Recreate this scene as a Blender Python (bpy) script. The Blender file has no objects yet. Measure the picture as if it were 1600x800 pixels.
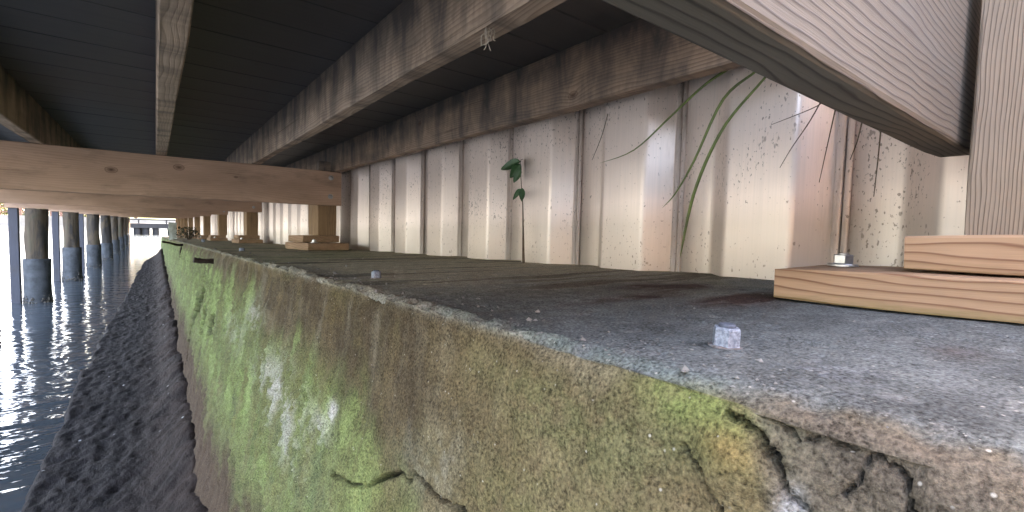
import bpy, bmesh, math, random
import numpy as np
from mathutils import Vector, Matrix

random.seed(7)
rng = np.random.default_rng(11)
sc = bpy.context.scene
COL = sc.collection

# ------------------------------------------------------------------ camera
cam = bpy.data.cameras.new("camera")
cam.sensor_width = 36.0
cam.lens = 36.0 * 715.15 / 1600.0
cam.clip_start = 0.01
cam.clip_end = 3000
co = bpy.data.objects.new("camera", cam)
COL.objects.link(co)
RIGHT = Vector((0.78943, -0.61334, 0.02500))
UP = Vector((0.01545, 0.06056, 0.99804))
FWD = Vector((0.61365, 0.78750, -0.05728))
co.matrix_world = Matrix(((RIGHT.x, UP.x, -FWD.x, 0), (RIGHT.y, UP.y, -FWD.y, 0), (RIGHT.z, UP.z, -FWD.z, 0), (0, 0, 0, 1)))
sc.camera = co

# ------------------------------------------------------------------ light
SUN_EL = math.radians(52)
SUN_DIR = Vector((0.90 * math.cos(SUN_EL), 0.436 * math.cos(SUN_EL), math.sin(SUN_EL))).normalized()   # towards the sun
w = bpy.data.worlds.new("World")
sc.world = w
w.use_nodes = True
nt = w.node_tree
sky = nt.nodes.new('ShaderNodeTexSky')
sky.sky_type = 'NISHITA'
sky.sun_disc = False
sky.sun_elevation = SUN_EL
sky.sun_rotation = math.atan2(SUN_DIR.x, SUN_DIR.y)
sky.air_density = 1.0
sky.dust_density = 4.0
sky.ozone_density = 0.6
nt.links.new(sky.outputs[0], nt.nodes['Background'].inputs[0])
nt.nodes['Background'].inputs[1].default_value = 0.12
sun = bpy.data.lights.new("sun", 'SUN')
sun.energy = 3.5
sun.angle = math.radians(0.5)
sun.color = (1.0, 0.93, 0.82)
so = bpy.data.objects.new("sun", sun)
COL.objects.link(so)
so.rotation_euler = SUN_DIR.to_track_quat('Z', 'Y').to_euler()
so.location = (10, 5, 12)
vs = sc.view_settings
vs.view_transform = 'Standard'
vs.look = 'None'
vs.exposure = 5.0
vs.use_white_balance = True
vs.white_balance_temperature = 7900
vs.white_balance_tint = 17
vs.gamma = 1.0
cy = sc.cycles
cy.use_denoising = True
cy.max_bounces = 10
cy.diffuse_bounces = 6
cy.glossy_bounces = 4
cy.transmission_bounces = 4
cy.sample_clamp_indirect = 20.0
cy.caustics_reflective = True

# ------------------------------------------------------------------ noise
def _h(ix, iy, iz, seed):
    n = (ix.astype(np.uint32) * np.uint32(374761393) + iy.astype(np.uint32) * np.uint32(668265263)
         + iz.astype(np.uint32) * np.uint32(2246822519) + np.uint32((seed * 3266489917) & 0xffffffff))
    n = (n ^ (n >> np.uint32(13))) * np.uint32(1274126177)
    n = n ^ (n >> np.uint32(16))
    return (n & np.uint32(0xffffff)).astype(np.float32) / np.float32(0x7fffff) - 1.0

def vn(x, y, z, seed=0):
    x = np.asarray(x, dtype=np.float64); y = np.asarray(y, dtype=np.float64); z = np.asarray(z, dtype=np.float64)
    x, y, z = np.broadcast_arrays(x, y, z)
    fx, fy, fz = np.floor(x), np.floor(y), np.floor(z)
    ix, iy, iz = fx.astype(np.int64), fy.astype(np.int64), fz.astype(np.int64)
    u, v, t = x - fx, y - fy, z - fz
    u = u * u * (3 - 2 * u); v = v * v * (3 - 2 * v); t = t * t * (3 - 2 * t)
    r = 0
    for a in (0, 1):
        wa = u if a else 1 - u
        for b in (0, 1):
            wb = v if b else 1 - v
            for c in (0, 1):
                wc = t if c else 1 - t
                r = r + wa * wb * wc * _h(ix + a, iy + b, iz + c, seed)
    return r

def fbm(x, y, z, oct=4, seed=0, gain=0.5):
    r, a, tot = 0, 1.0, 0
    for o in range(oct):
        k = 2.03 ** o
        r = r + a * vn(x * k + 17.3 * o, y * k - 5.1 * o, z * k + 9.7 * o, seed + o)
        tot += a
        a *= gain
    return r / tot

def sst(a, b, x):
    t = np.clip((x - a) / (b - a), 0, 1)
    return t * t * (3 - 2 * t)

# ------------------------------------------------------------------ object helpers
def tag(o, label=None, cat=None, group=None, kind=None):
    if label: o['label'] = label
    if cat: o['category'] = cat
    if group: o['group'] = group
    if kind: o['kind'] = kind
    return o

def empty(name, loc=(0, 0, 0), rz=0):
    o = bpy.data.objects.new(name, None)
    COL.objects.link(o)
    o.location = loc
    o.rotation_euler = (0, 0, rz)
    o.empty_display_size = 0.05
    return o

def mesh_obj(name, verts, faces, mat, parent=None, smooth=False, loc=(0, 0, 0)):
    me = bpy.data.meshes.new(name)
    me.from_pydata([tuple(v) for v in verts], [], faces)
    me.update()
    if mat: me.materials.append(mat)
    if smooth:
        me.polygons.foreach_set('use_smooth', [True] * len(me.polygons))
    o = bpy.data.objects.new(name, me)
    COL.objects.link(o)
    o.location = loc
    if parent: o.parent = parent
    return o

def grid_obj(name, P, mat, parent=None, colour=None, smooth=True):
    """P: array (n, m, 3) -> one quad sheet; colour: (n, m, 3) stain colours stored per vertex"""
    n, m, _ = P.shape
    me = bpy.data.meshes.new(name)
    idx = np.arange(n * m).reshape(n, m)
    q = np.stack([idx[:-1, :-1], idx[1:, :-1], idx[1:, 1:], idx[:-1, 1:]], -1).reshape(-1)
    nf = (n - 1) * (m - 1)
    me.vertices.add(n * m)
    me.vertices.foreach_set('co', P.astype(np.float32).reshape(-1))
    me.loops.add(nf * 4)
    me.loops.foreach_set('vertex_index', q.astype(np.int32))
    me.polygons.add(nf)
    me.polygons.foreach_set('loop_start', np.arange(0, nf * 4, 4, dtype=np.int32))
    me.polygons.foreach_set('loop_total', np.full(nf, 4, dtype=np.int32))
    me.update(calc_edges=True)
    me.validate()
    me.polygons.foreach_set('use_smooth', np.full(len(me.polygons), smooth))
    if colour is not None:
        at = me.color_attributes.new('stain', 'FLOAT_COLOR', 'POINT')
        c = np.ones((n * m, 4), dtype=np.float32)
        c[:, :3] = colour.reshape(-1, 3)
        at.data.foreach_set('color', c.reshape(-1))
    me.materials.append(mat)
    o = bpy.data.objects.new(name, me)
    COL.objects.link(o)
    if parent: o.parent = parent
    return o

def board(name, L, W, H, mat, loc, axis, parent=None, ch=0.003, rough=0.0006, seed=0, wane=0.0):
    """timber of length L; its long axis is local x, W across (local y), H high (local z); centre at loc"""
    n = max(2, min(60, int(L / 0.06)))
    xs = np.linspace(-L / 2, L / 2, n + 1)
    hw, hh = W / 2, H / 2
    sec = []
    for sx, sy in ((1, -1), (1, 1), (-1, 1), (-1, -1)):
        for k in range(3):
            a = math.pi / 4 * k
            base = {(1, -1): -math.pi / 2, (1, 1): 0, (-1, 1): math.pi / 2, (-1, -1): math.pi}[(sx, sy)]
            sec.append((sx * (hw - ch) + ch * math.cos(base + a), sy * (hh - ch) + ch * math.sin(base + a)))
    m = len(sec)
    verts, faces = [], []
    sd = seed * 3.7 + hash(name) % 7
    off = rng.random() * 100
    nx = vn(xs * 3 + off, np.zeros_like(xs), np.zeros_like(xs) + off, 5)
    nz = vn(xs * 3 + off, np.ones_like(xs) * 4, np.zeros_like(xs) + off, 6)
    for i, x in enumerate(xs):
        for j, (y, z) in enumerate(sec):
            jy = rough * 1.2 * random.uniform(-1, 1) + rough * 1.5 * nx[i]
            jz = rough * 1.2 * random.uniform(-1, 1) + rough * 1.5 * nz[i]
            if wane and z < 0 and y < 0:
                jz += wane * max(0, nx[i]) * 1.0
                jy += wane * max(0, nx[i]) * 0.5
            end = 0.0015 if i in (0, n) else 0
            verts.append((x, y * (1 - end / hw) + jy, z * (1 - end / hh) + jz))
    for i in range(n):
        for j in range(m):
            a = i * m + j
            b = i * m + (j + 1) % m
            faces.append((a, b, b + m, a + m))
    faces.append(tuple(range(m - 1, -1, -1)))
    faces.append(tuple(range(n * m, n * m + m)))
    o = mesh_obj(name, verts, faces, mat, parent)
    o.location = loc
    if axis == 'Y': o.rotation_euler = (0, 0, math.pi / 2)
    if axis == 'Z': o.rotation_euler = (0, -math.pi / 2, 0)
    return o

def lathe(prof, seg=32, wob=0.0, seed=0):
    """prof: list of (radius, z) bottom to top -> verts, faces (closed)"""
    V, F = [], []
    for i, (r, z) in enumerate(prof):
        for k in range(seg):
            a = 2 * math.pi * k / seg
            rr = r
            if wob:
                rr += wob * float(vn(math.cos(a) * 2 + seed, math.sin(a) * 2, z * 4, 3))
            V.append((rr * math.cos(a), rr * math.sin(a), z))
    for i in range(len(prof) - 1):
        for k in range(seg):
            a, b = i * seg + k, i * seg + (k + 1) % seg
            F.append((a, b, b + seg, a + seg))
    F.append(tuple(range(seg - 1, -1, -1)))
    F.append(tuple(range((len(prof) - 1) * seg, len(prof) * seg)))
    return V, F

def tube(pts, rad, seg=8):
    """tapered tube along pts, rad: list or number -> verts, faces"""
    V, F = [], []
    pts = [Vector(p) for p in pts]
    n = len(pts)
    for i, p in enumerate(pts):
        d = (pts[min(i + 1, n - 1)] - pts[max(i - 1, 0)]).normalized()
        a = d.orthogonal().normalized() if i == 0 else (prev - d * prev.dot(d)).normalized()
        prev = a
        b = d.cross(a)
        r = rad[i] if isinstance(rad, (list, tuple)) else rad
        for k in range(seg):
            t = 2 * math.pi * k / seg
            V.append(p + a * r * math.cos(t) + b * r * math.sin(t))
    for i in range(n - 1):
        for k in range(seg):
            q, s = i * seg + k, i * seg + (k + 1) % seg
            F.append((q, s, s + seg, q + seg))
    F.append(tuple(range(seg - 1, -1, -1)))
    F.append(tuple(range((n - 1) * seg, n * seg)))
    return V, F

def join(parts):
    V, F = [], []
    for v, f in parts:
        k = len(V)
        V += list(v)
        F += [tuple(i + k for i in g) for g in f]
    return V, F

def boxvf(x0, x1, y0, y1, z0, z1):
    V = [(x0, y0, z0), (x1, y0, z0), (x1, y1, z0), (x0, y1, z0), (x0, y0, z1), (x1, y0, z1), (x1, y1, z1), (x0, y1, z1)]
    F = [(0, 3, 2, 1), (4, 5, 6, 7), (0, 1, 5, 4), (1, 2, 6, 5), (2, 3, 7, 6), (3, 0, 4, 7)]
    return V, F

def spline(pts, n):
    P = np.array(pts, float)
    if len(P) == 2:
        return [tuple(P[0] + (P[1] - P[0]) * t) for t in np.linspace(0, 1, n)]
    out = []
    k = len(P)
    for t in np.linspace(0, k - 1, n):
        i = min(int(t), k - 2)
        u = t - i
        p0, p1, p2, p3 = P[max(i - 1, 0)], P[i], P[i + 1], P[min(i + 2, k - 1)]
        out.append(tuple(0.5 * ((2 * p1) + (-p0 + p2) * u + (2 * p0 - 5 * p1 + 4 * p2 - p3) * u * u + (-p0 + 3 * p1 - 3 * p2 + p3) * u ** 3)))
    return out

# ------------------------------------------------------------------ material helpers
class NT:
    def __init__(self, name):
        self.m = bpy.data.materials.new(name)
        self.m.use_nodes = True
        self.t = self.m.node_tree
        self.p = self.t.nodes['Principled BSDF']
        self.out = self.t.nodes['Material Output']
    def n(self, kind, **kw):
        nd = self.t.nodes.new(kind)
        for k, v in kw.items():
            setattr(nd, k, v)
        return nd
    def l(self, a, b):
        self.t.links.new(a, b)
    def val(self, sock, v):
        if hasattr(v, 'is_linked') or isinstance(v, bpy.types.NodeSocket): self.l(v, sock)
        else: sock.default_value = v
    def math(self, op, a, b=0.0, c=None, clamp=False):
        nd = self.n('ShaderNodeMath', operation=op, use_clamp=clamp)
        self.val(nd.inputs[0], a); self.val(nd.inputs[1], b)
        if c is not None: self.val(nd.inputs[2], c)
        return nd.outputs[0]
    def mix(self, f, a, b, mode='MIX'):
        nd = self.n('ShaderNodeMix', data_type='RGBA', blend_type=mode)
        self.val(nd.inputs[0], f)
        for s, v in ((nd.inputs[6], a), (nd.inputs[7], b)):
            if isinstance(v, tuple): s.default_value = (*v[:3], 1)
            else: self.l(v, s)
        return nd.outputs[2]
    def ramp(self, f, stops, interp='LINEAR'):
        nd = self.n('ShaderNodeValToRGB')
        nd.color_ramp.interpolation = interp
        el = nd.color_ramp.elements
        while len(el) < len(stops): el.new(0.5)
        for e, (p, c) in zip(el, stops):
            e.position = p
            e.color = (c, c, c, 1) if not isinstance(c, tuple) else (*c[:3], 1)
        self.l(f, nd.inputs[0])
        return nd.outputs[0]
    def noise(self, vec, scale, detail=4, rough=0.55, dist=0.0):
        nd = self.n('ShaderNodeTexNoise')
        self.l(vec, nd.inputs['Vector'])
        nd.inputs['Scale'].default_value = scale
        nd.inputs['Detail'].default_value = detail
        nd.inputs['Roughness'].default_value = rough
        nd.inputs['Distortion'].default_value = dist
        return nd.outputs[0]
    def coord(self, kind='Object'):
        return self.n('ShaderNodeTexCoord').outputs[kind]
    def vmul(self, vec, s):
        nd = self.n('ShaderNodeVectorMath', operation='MULTIPLY')
        self.l(vec, nd.inputs[0]); nd.inputs[1].default_value = s
        return nd.outputs[0]
    def vadd(self, a, b):
        nd = self.n('ShaderNodeVectorMath', operation='ADD')
        self.l(a, nd.inputs[0]); self.l(b, nd.inputs[1])
        return nd.outputs[0]
    def sep(self, vec):
        nd = self.n('ShaderNodeSeparateXYZ'); self.l(vec, nd.inputs[0]); return nd.outputs
    def comb(self, x, y, z):
        nd = self.n('ShaderNodeCombineXYZ')
        for s, v in zip(nd.inputs, (x, y, z)): self.val(s, v)
        return nd.outputs[0]
    def bump(self, h, strength, dist, normal=None):
        nd = self.n('ShaderNodeBump')
        self.l(h, nd.inputs['Height'])
        nd.inputs['Strength'].default_value = strength
        nd.inputs['Distance'].default_value = dist
        if normal is not None: self.l(normal, nd.inputs['Normal'])
        return nd.outputs[0]

def wood(name, light, dark, freq=150, grey=0.0, greycol=(0.20, 0.19, 0.18), stain=0.0, rough=0.75, knots=(), pith=(0.0, -0.09), contrast=0.75, bump=0.5, moss=0.0, thin=False, warpk=1.0):
    g = NT(name)
    oc = g.coord('Object')
    rnd = g.n('ShaderNodeObjectInfo').outputs['Random']
    x, y, z = g.sep(oc)
    xo = g.math('ADD', x, g.math('MULTIPLY', rnd, 37.0))
    P = g.comb(xo, y, z)
    warp = g.noise(g.vmul(P, (1.6, 6.0, 6.0)), 1.0, 3, 0.5)
    warp2 = g.noise(g.vmul(P, (7.0, 30.0, 30.0)), 1.0, 2, 0.5)
    wz = g.math('MULTIPLY_ADD', g.math('SUBTRACT', warp, 0.5), 0.055 * warpk, g.math('MULTIPLY', g.math('SUBTRACT', warp2, 0.5), 0.010 * warpk))
    py = g.math('ADD', y, g.math('MULTIPLY_ADD', g.math('SUBTRACT', rnd, 0.5), 0.06, -pith[0]))
    pz = g.math('ADD', z, -pith[1])
    r = g.math('SQRT', g.math('ADD', g.math('MULTIPLY', py, py), g.math('MULTIPLY', pz, pz)))
    r = g.math('ADD', r, wz)
    kn_mask = None
    for (kx, kz, ks) in knots:
        dx = g.math('MULTIPLY', g.math('SUBTRACT', x, kx), 0.65)
        dz = g.math('SUBTRACT', z, kz)
        d = g.math('SQRT', g.math('ADD', g.math('MULTIPLY', dx, dx), g.math('MULTIPLY', dz, dz)))
        infl = g.math('POWER', 2.718, g.math('MULTIPLY', d, -1.0 / (ks * 1.5)))
        r = g.math('ADD', r, g.math('MULTIPLY', infl, ks * 1.6))
        dn = g.math('ADD', d, g.math('MULTIPLY', g.math('SUBTRACT', warp2, 0.5), ks * 0.9))
        k = g.math('SUBTRACT', 1.0, g.math('SMOOTH_MIN', g.math('MULTIPLY', dn, 1.0 / ks), 1.0, 0.2), clamp=True)
        ring = g.math('SUBTRACT', 1.0, g.math('MULTIPLY', g.math('ABSOLUTE', g.math('SUBTRACT', dn, ks * 0.85)), 6.0 / ks), clamp=True)
        k = g.math('MAXIMUM', g.math('MULTIPLY', k, 1.1), g.math('MULTIPLY', ring, 0.75))
        kn_mask = k if kn_mask is None else g.math('MAXIMUM', kn_mask, k)
    ring = g.math('FRACT', g.math('MULTIPLY', r, freq))
    if thin:
        ringv = g.ramp(ring, [(0.0, 0.05), (0.5, 0.10), (0.74, 0.40), (0.86, 1.0), (0.95, 0.55), (1.0, 0.05)])
    else:
        ringv = g.ramp(ring, [(0.0, 0.15), (0.35, 0.3), (0.72, 0.75), (0.86, 1.0), (0.97, 0.35), (1.0, 0.15)])
    amp = g.noise(g.vmul(P, (1.8, 70.0, 70.0)), 1.0, 3, 0.6)
    fib = g.noise(g.vmul(P, (14.0, 900.0, 900.0)), 1.0, 3, 0.6)
    blot = g.noise(g.vmul(P, (3.0, 12.0, 12.0)), 1.0, 4, 0.6)
    f = g.math('MULTIPLY', ringv, g.math('MULTIPLY_ADD', amp, 0.9, contrast - 0.45), clamp=True)
    f = g.math('ADD', f, g.math('MULTIPLY', g.math('SUBTRACT', fib, 0.5), 0.55), clamp=True)
    col = g.mix(f, light, dark)
    col = g.mix(g.ramp(blot, [(0.3, 0.0), (0.75, 0.5)]), col, tuple(c * 0.62 for c in dark))
    if grey:
        gf = g.ramp(g.noise(g.vmul(P, (1.5, 9.0, 9.0)), 1.0, 4, 0.6), [(0.3, max(0.0, grey - 0.3)), (0.7, min(1.0, grey + 0.25))])
        gc = g.mix(f, tuple(c * 1.25 for c in greycol), tuple(c * 0.6 for c in greycol))
        col = g.mix(gf, col, gc)
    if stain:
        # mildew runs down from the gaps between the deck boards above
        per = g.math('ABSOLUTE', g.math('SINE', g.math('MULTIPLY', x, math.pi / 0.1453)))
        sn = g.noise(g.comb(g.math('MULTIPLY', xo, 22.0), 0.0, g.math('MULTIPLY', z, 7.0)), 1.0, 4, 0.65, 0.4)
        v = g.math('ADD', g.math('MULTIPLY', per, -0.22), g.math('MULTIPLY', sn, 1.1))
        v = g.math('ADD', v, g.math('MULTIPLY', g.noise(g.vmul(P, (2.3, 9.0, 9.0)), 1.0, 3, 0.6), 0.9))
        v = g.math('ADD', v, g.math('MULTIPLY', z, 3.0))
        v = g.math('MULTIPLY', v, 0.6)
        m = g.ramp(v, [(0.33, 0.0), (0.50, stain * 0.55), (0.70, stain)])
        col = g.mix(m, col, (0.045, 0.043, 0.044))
    if moss:
        mm = g.ramp(g.math('ADD', g.math('MULTIPLY', z, -14.0), g.noise(g.vmul(P, (8, 30, 60)), 1.0, 4, 0.6)), [(0.62, 0.0), (0.85, moss)])
        col = g.mix(mm, col, (0.11, 0.10, 0.025))
    chk = g.ramp(g.math('ADD', g.noise(g.vmul(P, (1.1, 130.0, 130.0)), 1.0, 2, 0.5), g.math('MULTIPLY', blot, 0.18)), [(0.80, 0.0), (0.835, 0.75)])
    col = g.mix(chk, col, tuple(c * 0.28 for c in dark))
    dirt = g.ramp(g.noise(g.vmul(P, (5.0, 16.0, 16.0)), 1.0, 5, 0.7), [(0.54, 0.0), (0.74, 0.42)])
    col = g.mix(dirt, col, (0.075, 0.062, 0.052))
    if kn_mask is not None:
        col = g.mix(g.math('MULTIPLY', kn_mask, 0.8, clamp=True), col, (0.065, 0.030, 0.018))
    g.l(col, g.p.inputs['Base Color'])
    g.p.inputs['Roughness'].default_value = rough
    g.p.inputs['Specular IOR Level'].default_value = 0.25
    h = g.math('ADD', g.math('MULTIPLY', ringv, 0.6), g.math('MULTIPLY', fib, 0.9))
    g.l(g.bump(h, bump, 0.0006), g.p.inputs['Normal'])
    return g.m

def plain(name, col, rough=0.6, metal=0.0, var=0.3, scale=30.0, spec=0.4, bump=0.0, col2=None, pos=False):
    g = NT(name)
    n = g.noise(g.n('ShaderNodeNewGeometry').outputs['Position'] if pos else g.coord('Object'), scale, 5, 0.6)
    c2 = col2 or tuple(c * (1 - var) for c in col)
    g.l(g.mix(g.ramp(n, [(0.35, 0.0), (0.68, 1.0)]), col, c2), g.p.inputs['Base Color'])
    g.p.inputs['Roughness'].default_value = rough
    g.p.inputs['Metallic'].default_value = metal
    g.p.inputs['Specular IOR Level'].default_value = spec
    if bump:
        g.l(g.bump(g.noise(g.coord('Object'), scale * 3, 5, 0.65), 0.6, bump), g.p.inputs['Normal'])
    return g.m

# ------------------------------------------------------------------ materials
M = {}
M['beam'] = wood('treated_pine', (0.56, 0.37, 0.27), (0.33, 0.20, 0.135), 150, contrast=0.55)
M['beam_knots'] = wood('treated_pine_knotted', (0.56, 0.37, 0.27), (0.34, 0.21, 0.14), 120, contrast=0.45,
                       knots=((0.115, 0.012, 0.013), (0.345, 0.045, 0.015), (0.565, 0.022, 0.007), (-0.45, -0.055, 0.012)))
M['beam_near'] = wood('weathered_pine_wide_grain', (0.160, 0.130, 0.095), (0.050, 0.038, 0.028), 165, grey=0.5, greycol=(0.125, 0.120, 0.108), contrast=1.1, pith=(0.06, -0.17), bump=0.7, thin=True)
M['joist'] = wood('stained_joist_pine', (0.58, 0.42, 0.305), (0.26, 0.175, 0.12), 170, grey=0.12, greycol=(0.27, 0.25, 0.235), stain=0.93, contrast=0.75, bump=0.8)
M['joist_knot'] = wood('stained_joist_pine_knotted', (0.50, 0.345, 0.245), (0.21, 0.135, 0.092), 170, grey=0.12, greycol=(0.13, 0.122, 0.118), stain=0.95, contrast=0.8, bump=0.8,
                       knots=((-11.68, -0.044, 0.011), (-10.9, 0.02, 0.009)))
M['post'] = wood('post_pine', (0.37, 0.245, 0.14), (0.20, 0.115, 0.06), 190, contrast=0.7, pith=(0.0, -0.07))
M['post_near'] = wood('coarse_grained_post_pine', (0.27, 0.205, 0.145), (0.085, 0.056, 0.036), 430, grey=0.35, greycol=(0.17, 0.155, 0.135), contrast=0.95, pith=(0.17, -0.03), bump=0.9, thin=True, warpk=0.6)
M['block'] = wood('pale_block_pine', (0.40, 0.258, 0.155), (0.165, 0.082, 0.045), 150, contrast=1.1, pith=(0.0, -0.12), moss=0.6, thin=True)
M['fender'] = wood('grey_fender_timber', (0.09, 0.09, 0.10), (0.04, 0.04, 0.05), 140, grey=0.75, greycol=(0.075, 0.08, 0.10), contrast=0.6)

def deck_mat():
    g = NT('dark_composite_decking')
    oc = g.coord('Object')
    n = g.noise(g.vmul(oc, (3.0, 60.0, 60.0)), 1.0, 4, 0.6)
    b = g.noise(g.vmul(oc, (2.0, 2.0, 2.0)), 1.0, 4, 0.6)
    c = g.mix(n, (0.066, 0.060, 0.060), (0.037, 0.034, 0.035))
    c = g.mix(g.ramp(b, [(0.4, 0.0), (0.75, 0.6)]), c, (0.085, 0.085, 0.09))
    g.l(c, g.p.inputs['Base Color'])
    g.p.inputs['Roughness'].default_value = 0.55
    g.l(g.bump(n, 0.4, 0.001), g.p.inputs['Normal'])
    return g.m
M['deck'] = deck_mat()

def sheet_mat():
    g = NT('weathered_aluminium_sheet')
    ge = g.n('ShaderNodeNewGeometry')
    P = ge.outputs['Position']
    x, y, z = g.sep(P)
    big = g.noise(g.vmul(P, (3, 3, 3)), 1.0, 4, 0.6)
    streak = g.noise(g.vmul(P, (55, 55, 2.2)), 1.0, 4, 0.6)
    vein = g.noise(g.vmul(P, (400, 400, 5)), 1.0, 2, 0.5)
    c = g.mix(g.ramp(big, [(0.3, 0.0), (0.7, 1.0)]), (0.88, 0.755, 0.70), (0.79, 0.675, 0.625))
    c = g.mix(g.ramp(streak, [(0.50, 0.0), (0.85, 0.35)]), c, (0.62, 0.55, 0.51))
    c = g.mix(g.ramp(vein, [(0.4, 0.0), (0.8, 0.22)]), c, (0.5, 0.47, 0.45))
    # grime line: the foot of the sheets is dulled by splash up to about ten centimetres over the ledge
    zl = g.math('ADD', z, g.math('MULTIPLY_ADD', y, 0.0245, 0.07))
    zz = g.math('ADD', zl, g.math('MULTIPLY', g.math('SUBTRACT', big, 0.5), 0.06))
    c = g.mix(g.ramp(zz, [(0.0, 0.75), (0.03, 0.62), (0.10, 0.50), (0.15, 0.0)]), c, (0.42, 0.375, 0.31))
    rnd = g.n('ShaderNodeObjectInfo').outputs['Random']
    c = g.mix(g.math('MULTIPLY', rnd, 0.22), c, (0.55, 0.46, 0.40))
    # specks of dirt, thicker in some places
    dens = g.noise(g.vmul(P, (9, 9, 5)), 1.0, 3, 0.6)
    sp = g.noise(g.vmul(P, (210, 210, 120)), 1.0, 3, 0.55)
    s1 = g.math('ADD', g.math('MULTIPLY_ADD', dens, 0.34, sp), g.math('MULTIPLY', g.math('SUBTRACT', rnd, 0.45), 0.04))
    spots = g.ramp(s1, [(0.815, 0.0), (0.86, 0.70)])
    sp2 = g.noise(g.vmul(P, (75, 75, 38)), 1.0, 2, 0.5)
    s2 = g.ramp(g.math('MULTIPLY_ADD', dens, 0.30, sp2), [(0.865, 0.0), (0.90, 0.6)])
    c = g.mix(g.math('MAXIMUM', spots, s2), c, (0.135, 0.10, 0.08))
    # grime gathered beside the interlock ribs
    yy = g.math('MULTIPLY', g.math('SUBTRACT', g.math('FRACT', g.math('ADD', g.math('MULTIPLY', g.math('SUBTRACT', y, 0.275), 1 / 0.31), 0.5)), 0.5), 0.31)
    near = g.math('SUBTRACT', 1.0, g.math('MULTIPLY', g.math('ABSOLUTE', yy), 1 / 0.035), clamp=True)
    rib = g.math('MULTIPLY', near, g.ramp(g.noise(g.vmul(P, (130, 130, 24)), 1.0, 4, 0.65), [(0.50, 0.0), (0.70, 0.5)]))
    c = g.mix(rib, c, (0.34, 0.275, 0.23))
    g.l(c, g.p.inputs['Base Color'])
    g.p.inputs['Metallic'].default_value = 0.30
    g.p.inputs['Specular IOR Level'].default_value = 0.4
    g.l(g.math('MULTIPLY_ADD', big, 0.22, 0.28), g.p.inputs['Roughness'])
    g.l(g.bump(g.math('ADD', vein, g.math('MULTIPLY', spots, 0.5)), 0.25, 0.0006), g.p.inputs['Normal'])
    return g.m
M['sheet'] = sheet_mat()

def concrete_mat():
    g = NT('mossy_old_concrete')
    at = g.n('ShaderNodeVertexColor', layer_name='stain')
    ge = g.n('ShaderNodeNewGeometry')
    P = ge.outputs['Position']
    sp = g.noise(g.vmul(P, (400, 400, 400)), 1.0, 4, 0.65)
    sp2 = g.noise(g.vmul(P, (700, 700, 700)), 1.0, 2, 0.6)
    md = g.noise(g.vmul(P, (45, 45, 45)), 1.0, 4, 0.65)
    k = g.math('MULTIPLY_ADD', g.math('SUBTRACT', sp, 0.5), 3.4, 1.0)
    k = g.math('ADD', k, g.math('MULTIPLY', g.math('SUBTRACT', sp2, 0.5), 1.0))
    k = g.math('ADD', k, g.math('MULTIPLY', g.math('SUBTRACT', md, 0.5), 1.1))
    k = g.math('MAXIMUM', k, 0.25)
    c = g.n('ShaderNodeVectorMath', operation='SCALE')
    g.l(at.outputs[0], c.inputs[0]); g.l(k, c.inputs['Scale'])
    # pale sand grains
    vo = g.n('ShaderNodeTexVoronoi'); g.l(P, vo.inputs['Vector']); vo.inputs['Scale'].default_value = 210
    gr = g.ramp(vo.outputs['Distance'], [(0.10, 1.0), (0.22, 0.0)])
    hue = g.sep(vo.outputs['Color'])
    pick = g.ramp(hue[0], [(0.90, 0.0), (0.94, 0.6)])
    col = g.mix(g.math('MULTIPLY', gr, pick), c.outputs[0], (0.42, 0.40, 0.35))
    g.l(col, g.p.inputs['Base Color'])
    g.p.inputs['Roughness'].default_value = 0.85
    g.p.inputs['Specular IOR Level'].default_value = 0.08
    h = g.math('ADD', g.math('MULTIPLY', sp, 1.0), g.math('ADD', g.math('MULTIPLY', sp2, 0.35), g.math('MULTIPLY', md, 1.5)))
    g.l(g.bump(h, 0.85, 0.0020), g.p.inputs['Normal'])
    return g.m
M['concrete'] = concrete_mat()

def mud_mat():
    g = NT('wet_dark_mud')
    P = g.n('ShaderNodeNewGeometry').outputs['Position']
    a = g.noise(g.vmul(P, (14, 9, 14)), 1.0, 6, 0.65)
    b = g.noise(g.vmul(P, (60, 40, 60)), 1.0, 5, 0.6)
    c = g.mix(g.ramp(a, [(0.3, 0.0), (0.72, 1.0)]), (0.0065, 0.0056, 0.0060), (0.018, 0.0152, 0.0148))
    at = g.n('ShaderNodeVertexColor', layer_name='stain')
    c = g.mix(1.0, c, at.outputs[0], 'MULTIPLY')
    vo = g.n('ShaderNodeTexVoronoi'); g.l(P, vo.inputs['Vector']); vo.inputs['Scale'].default_value = 26
    pick = g.ramp(g.sep(vo.outputs['Color'])[0], [(0.93, 0.0), (0.95, 0.8)])
    sh = g.math('MULTIPLY', g.ramp(vo.outputs['Distance'], [(0.10, 1.0), (0.16, 0.0)]), pick)
    c = g.mix(sh, c, (0.45, 0.45, 0.44))
    g.l(c, g.p.inputs['Base Color'])
    g.l(g.math('MULTIPLY_ADD', b, 0.4, 0.55), g.p.inputs['Roughness'])
    g.p.inputs['Specular IOR Level'].default_value = 0.08
    g.l(g.bump(g.math('ADD', a, g.math('MULTIPLY', b, 0.5)), 0.8, 0.012), g.p.inputs['Normal'])
    return g.m
M['mud'] = mud_mat()

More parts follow.
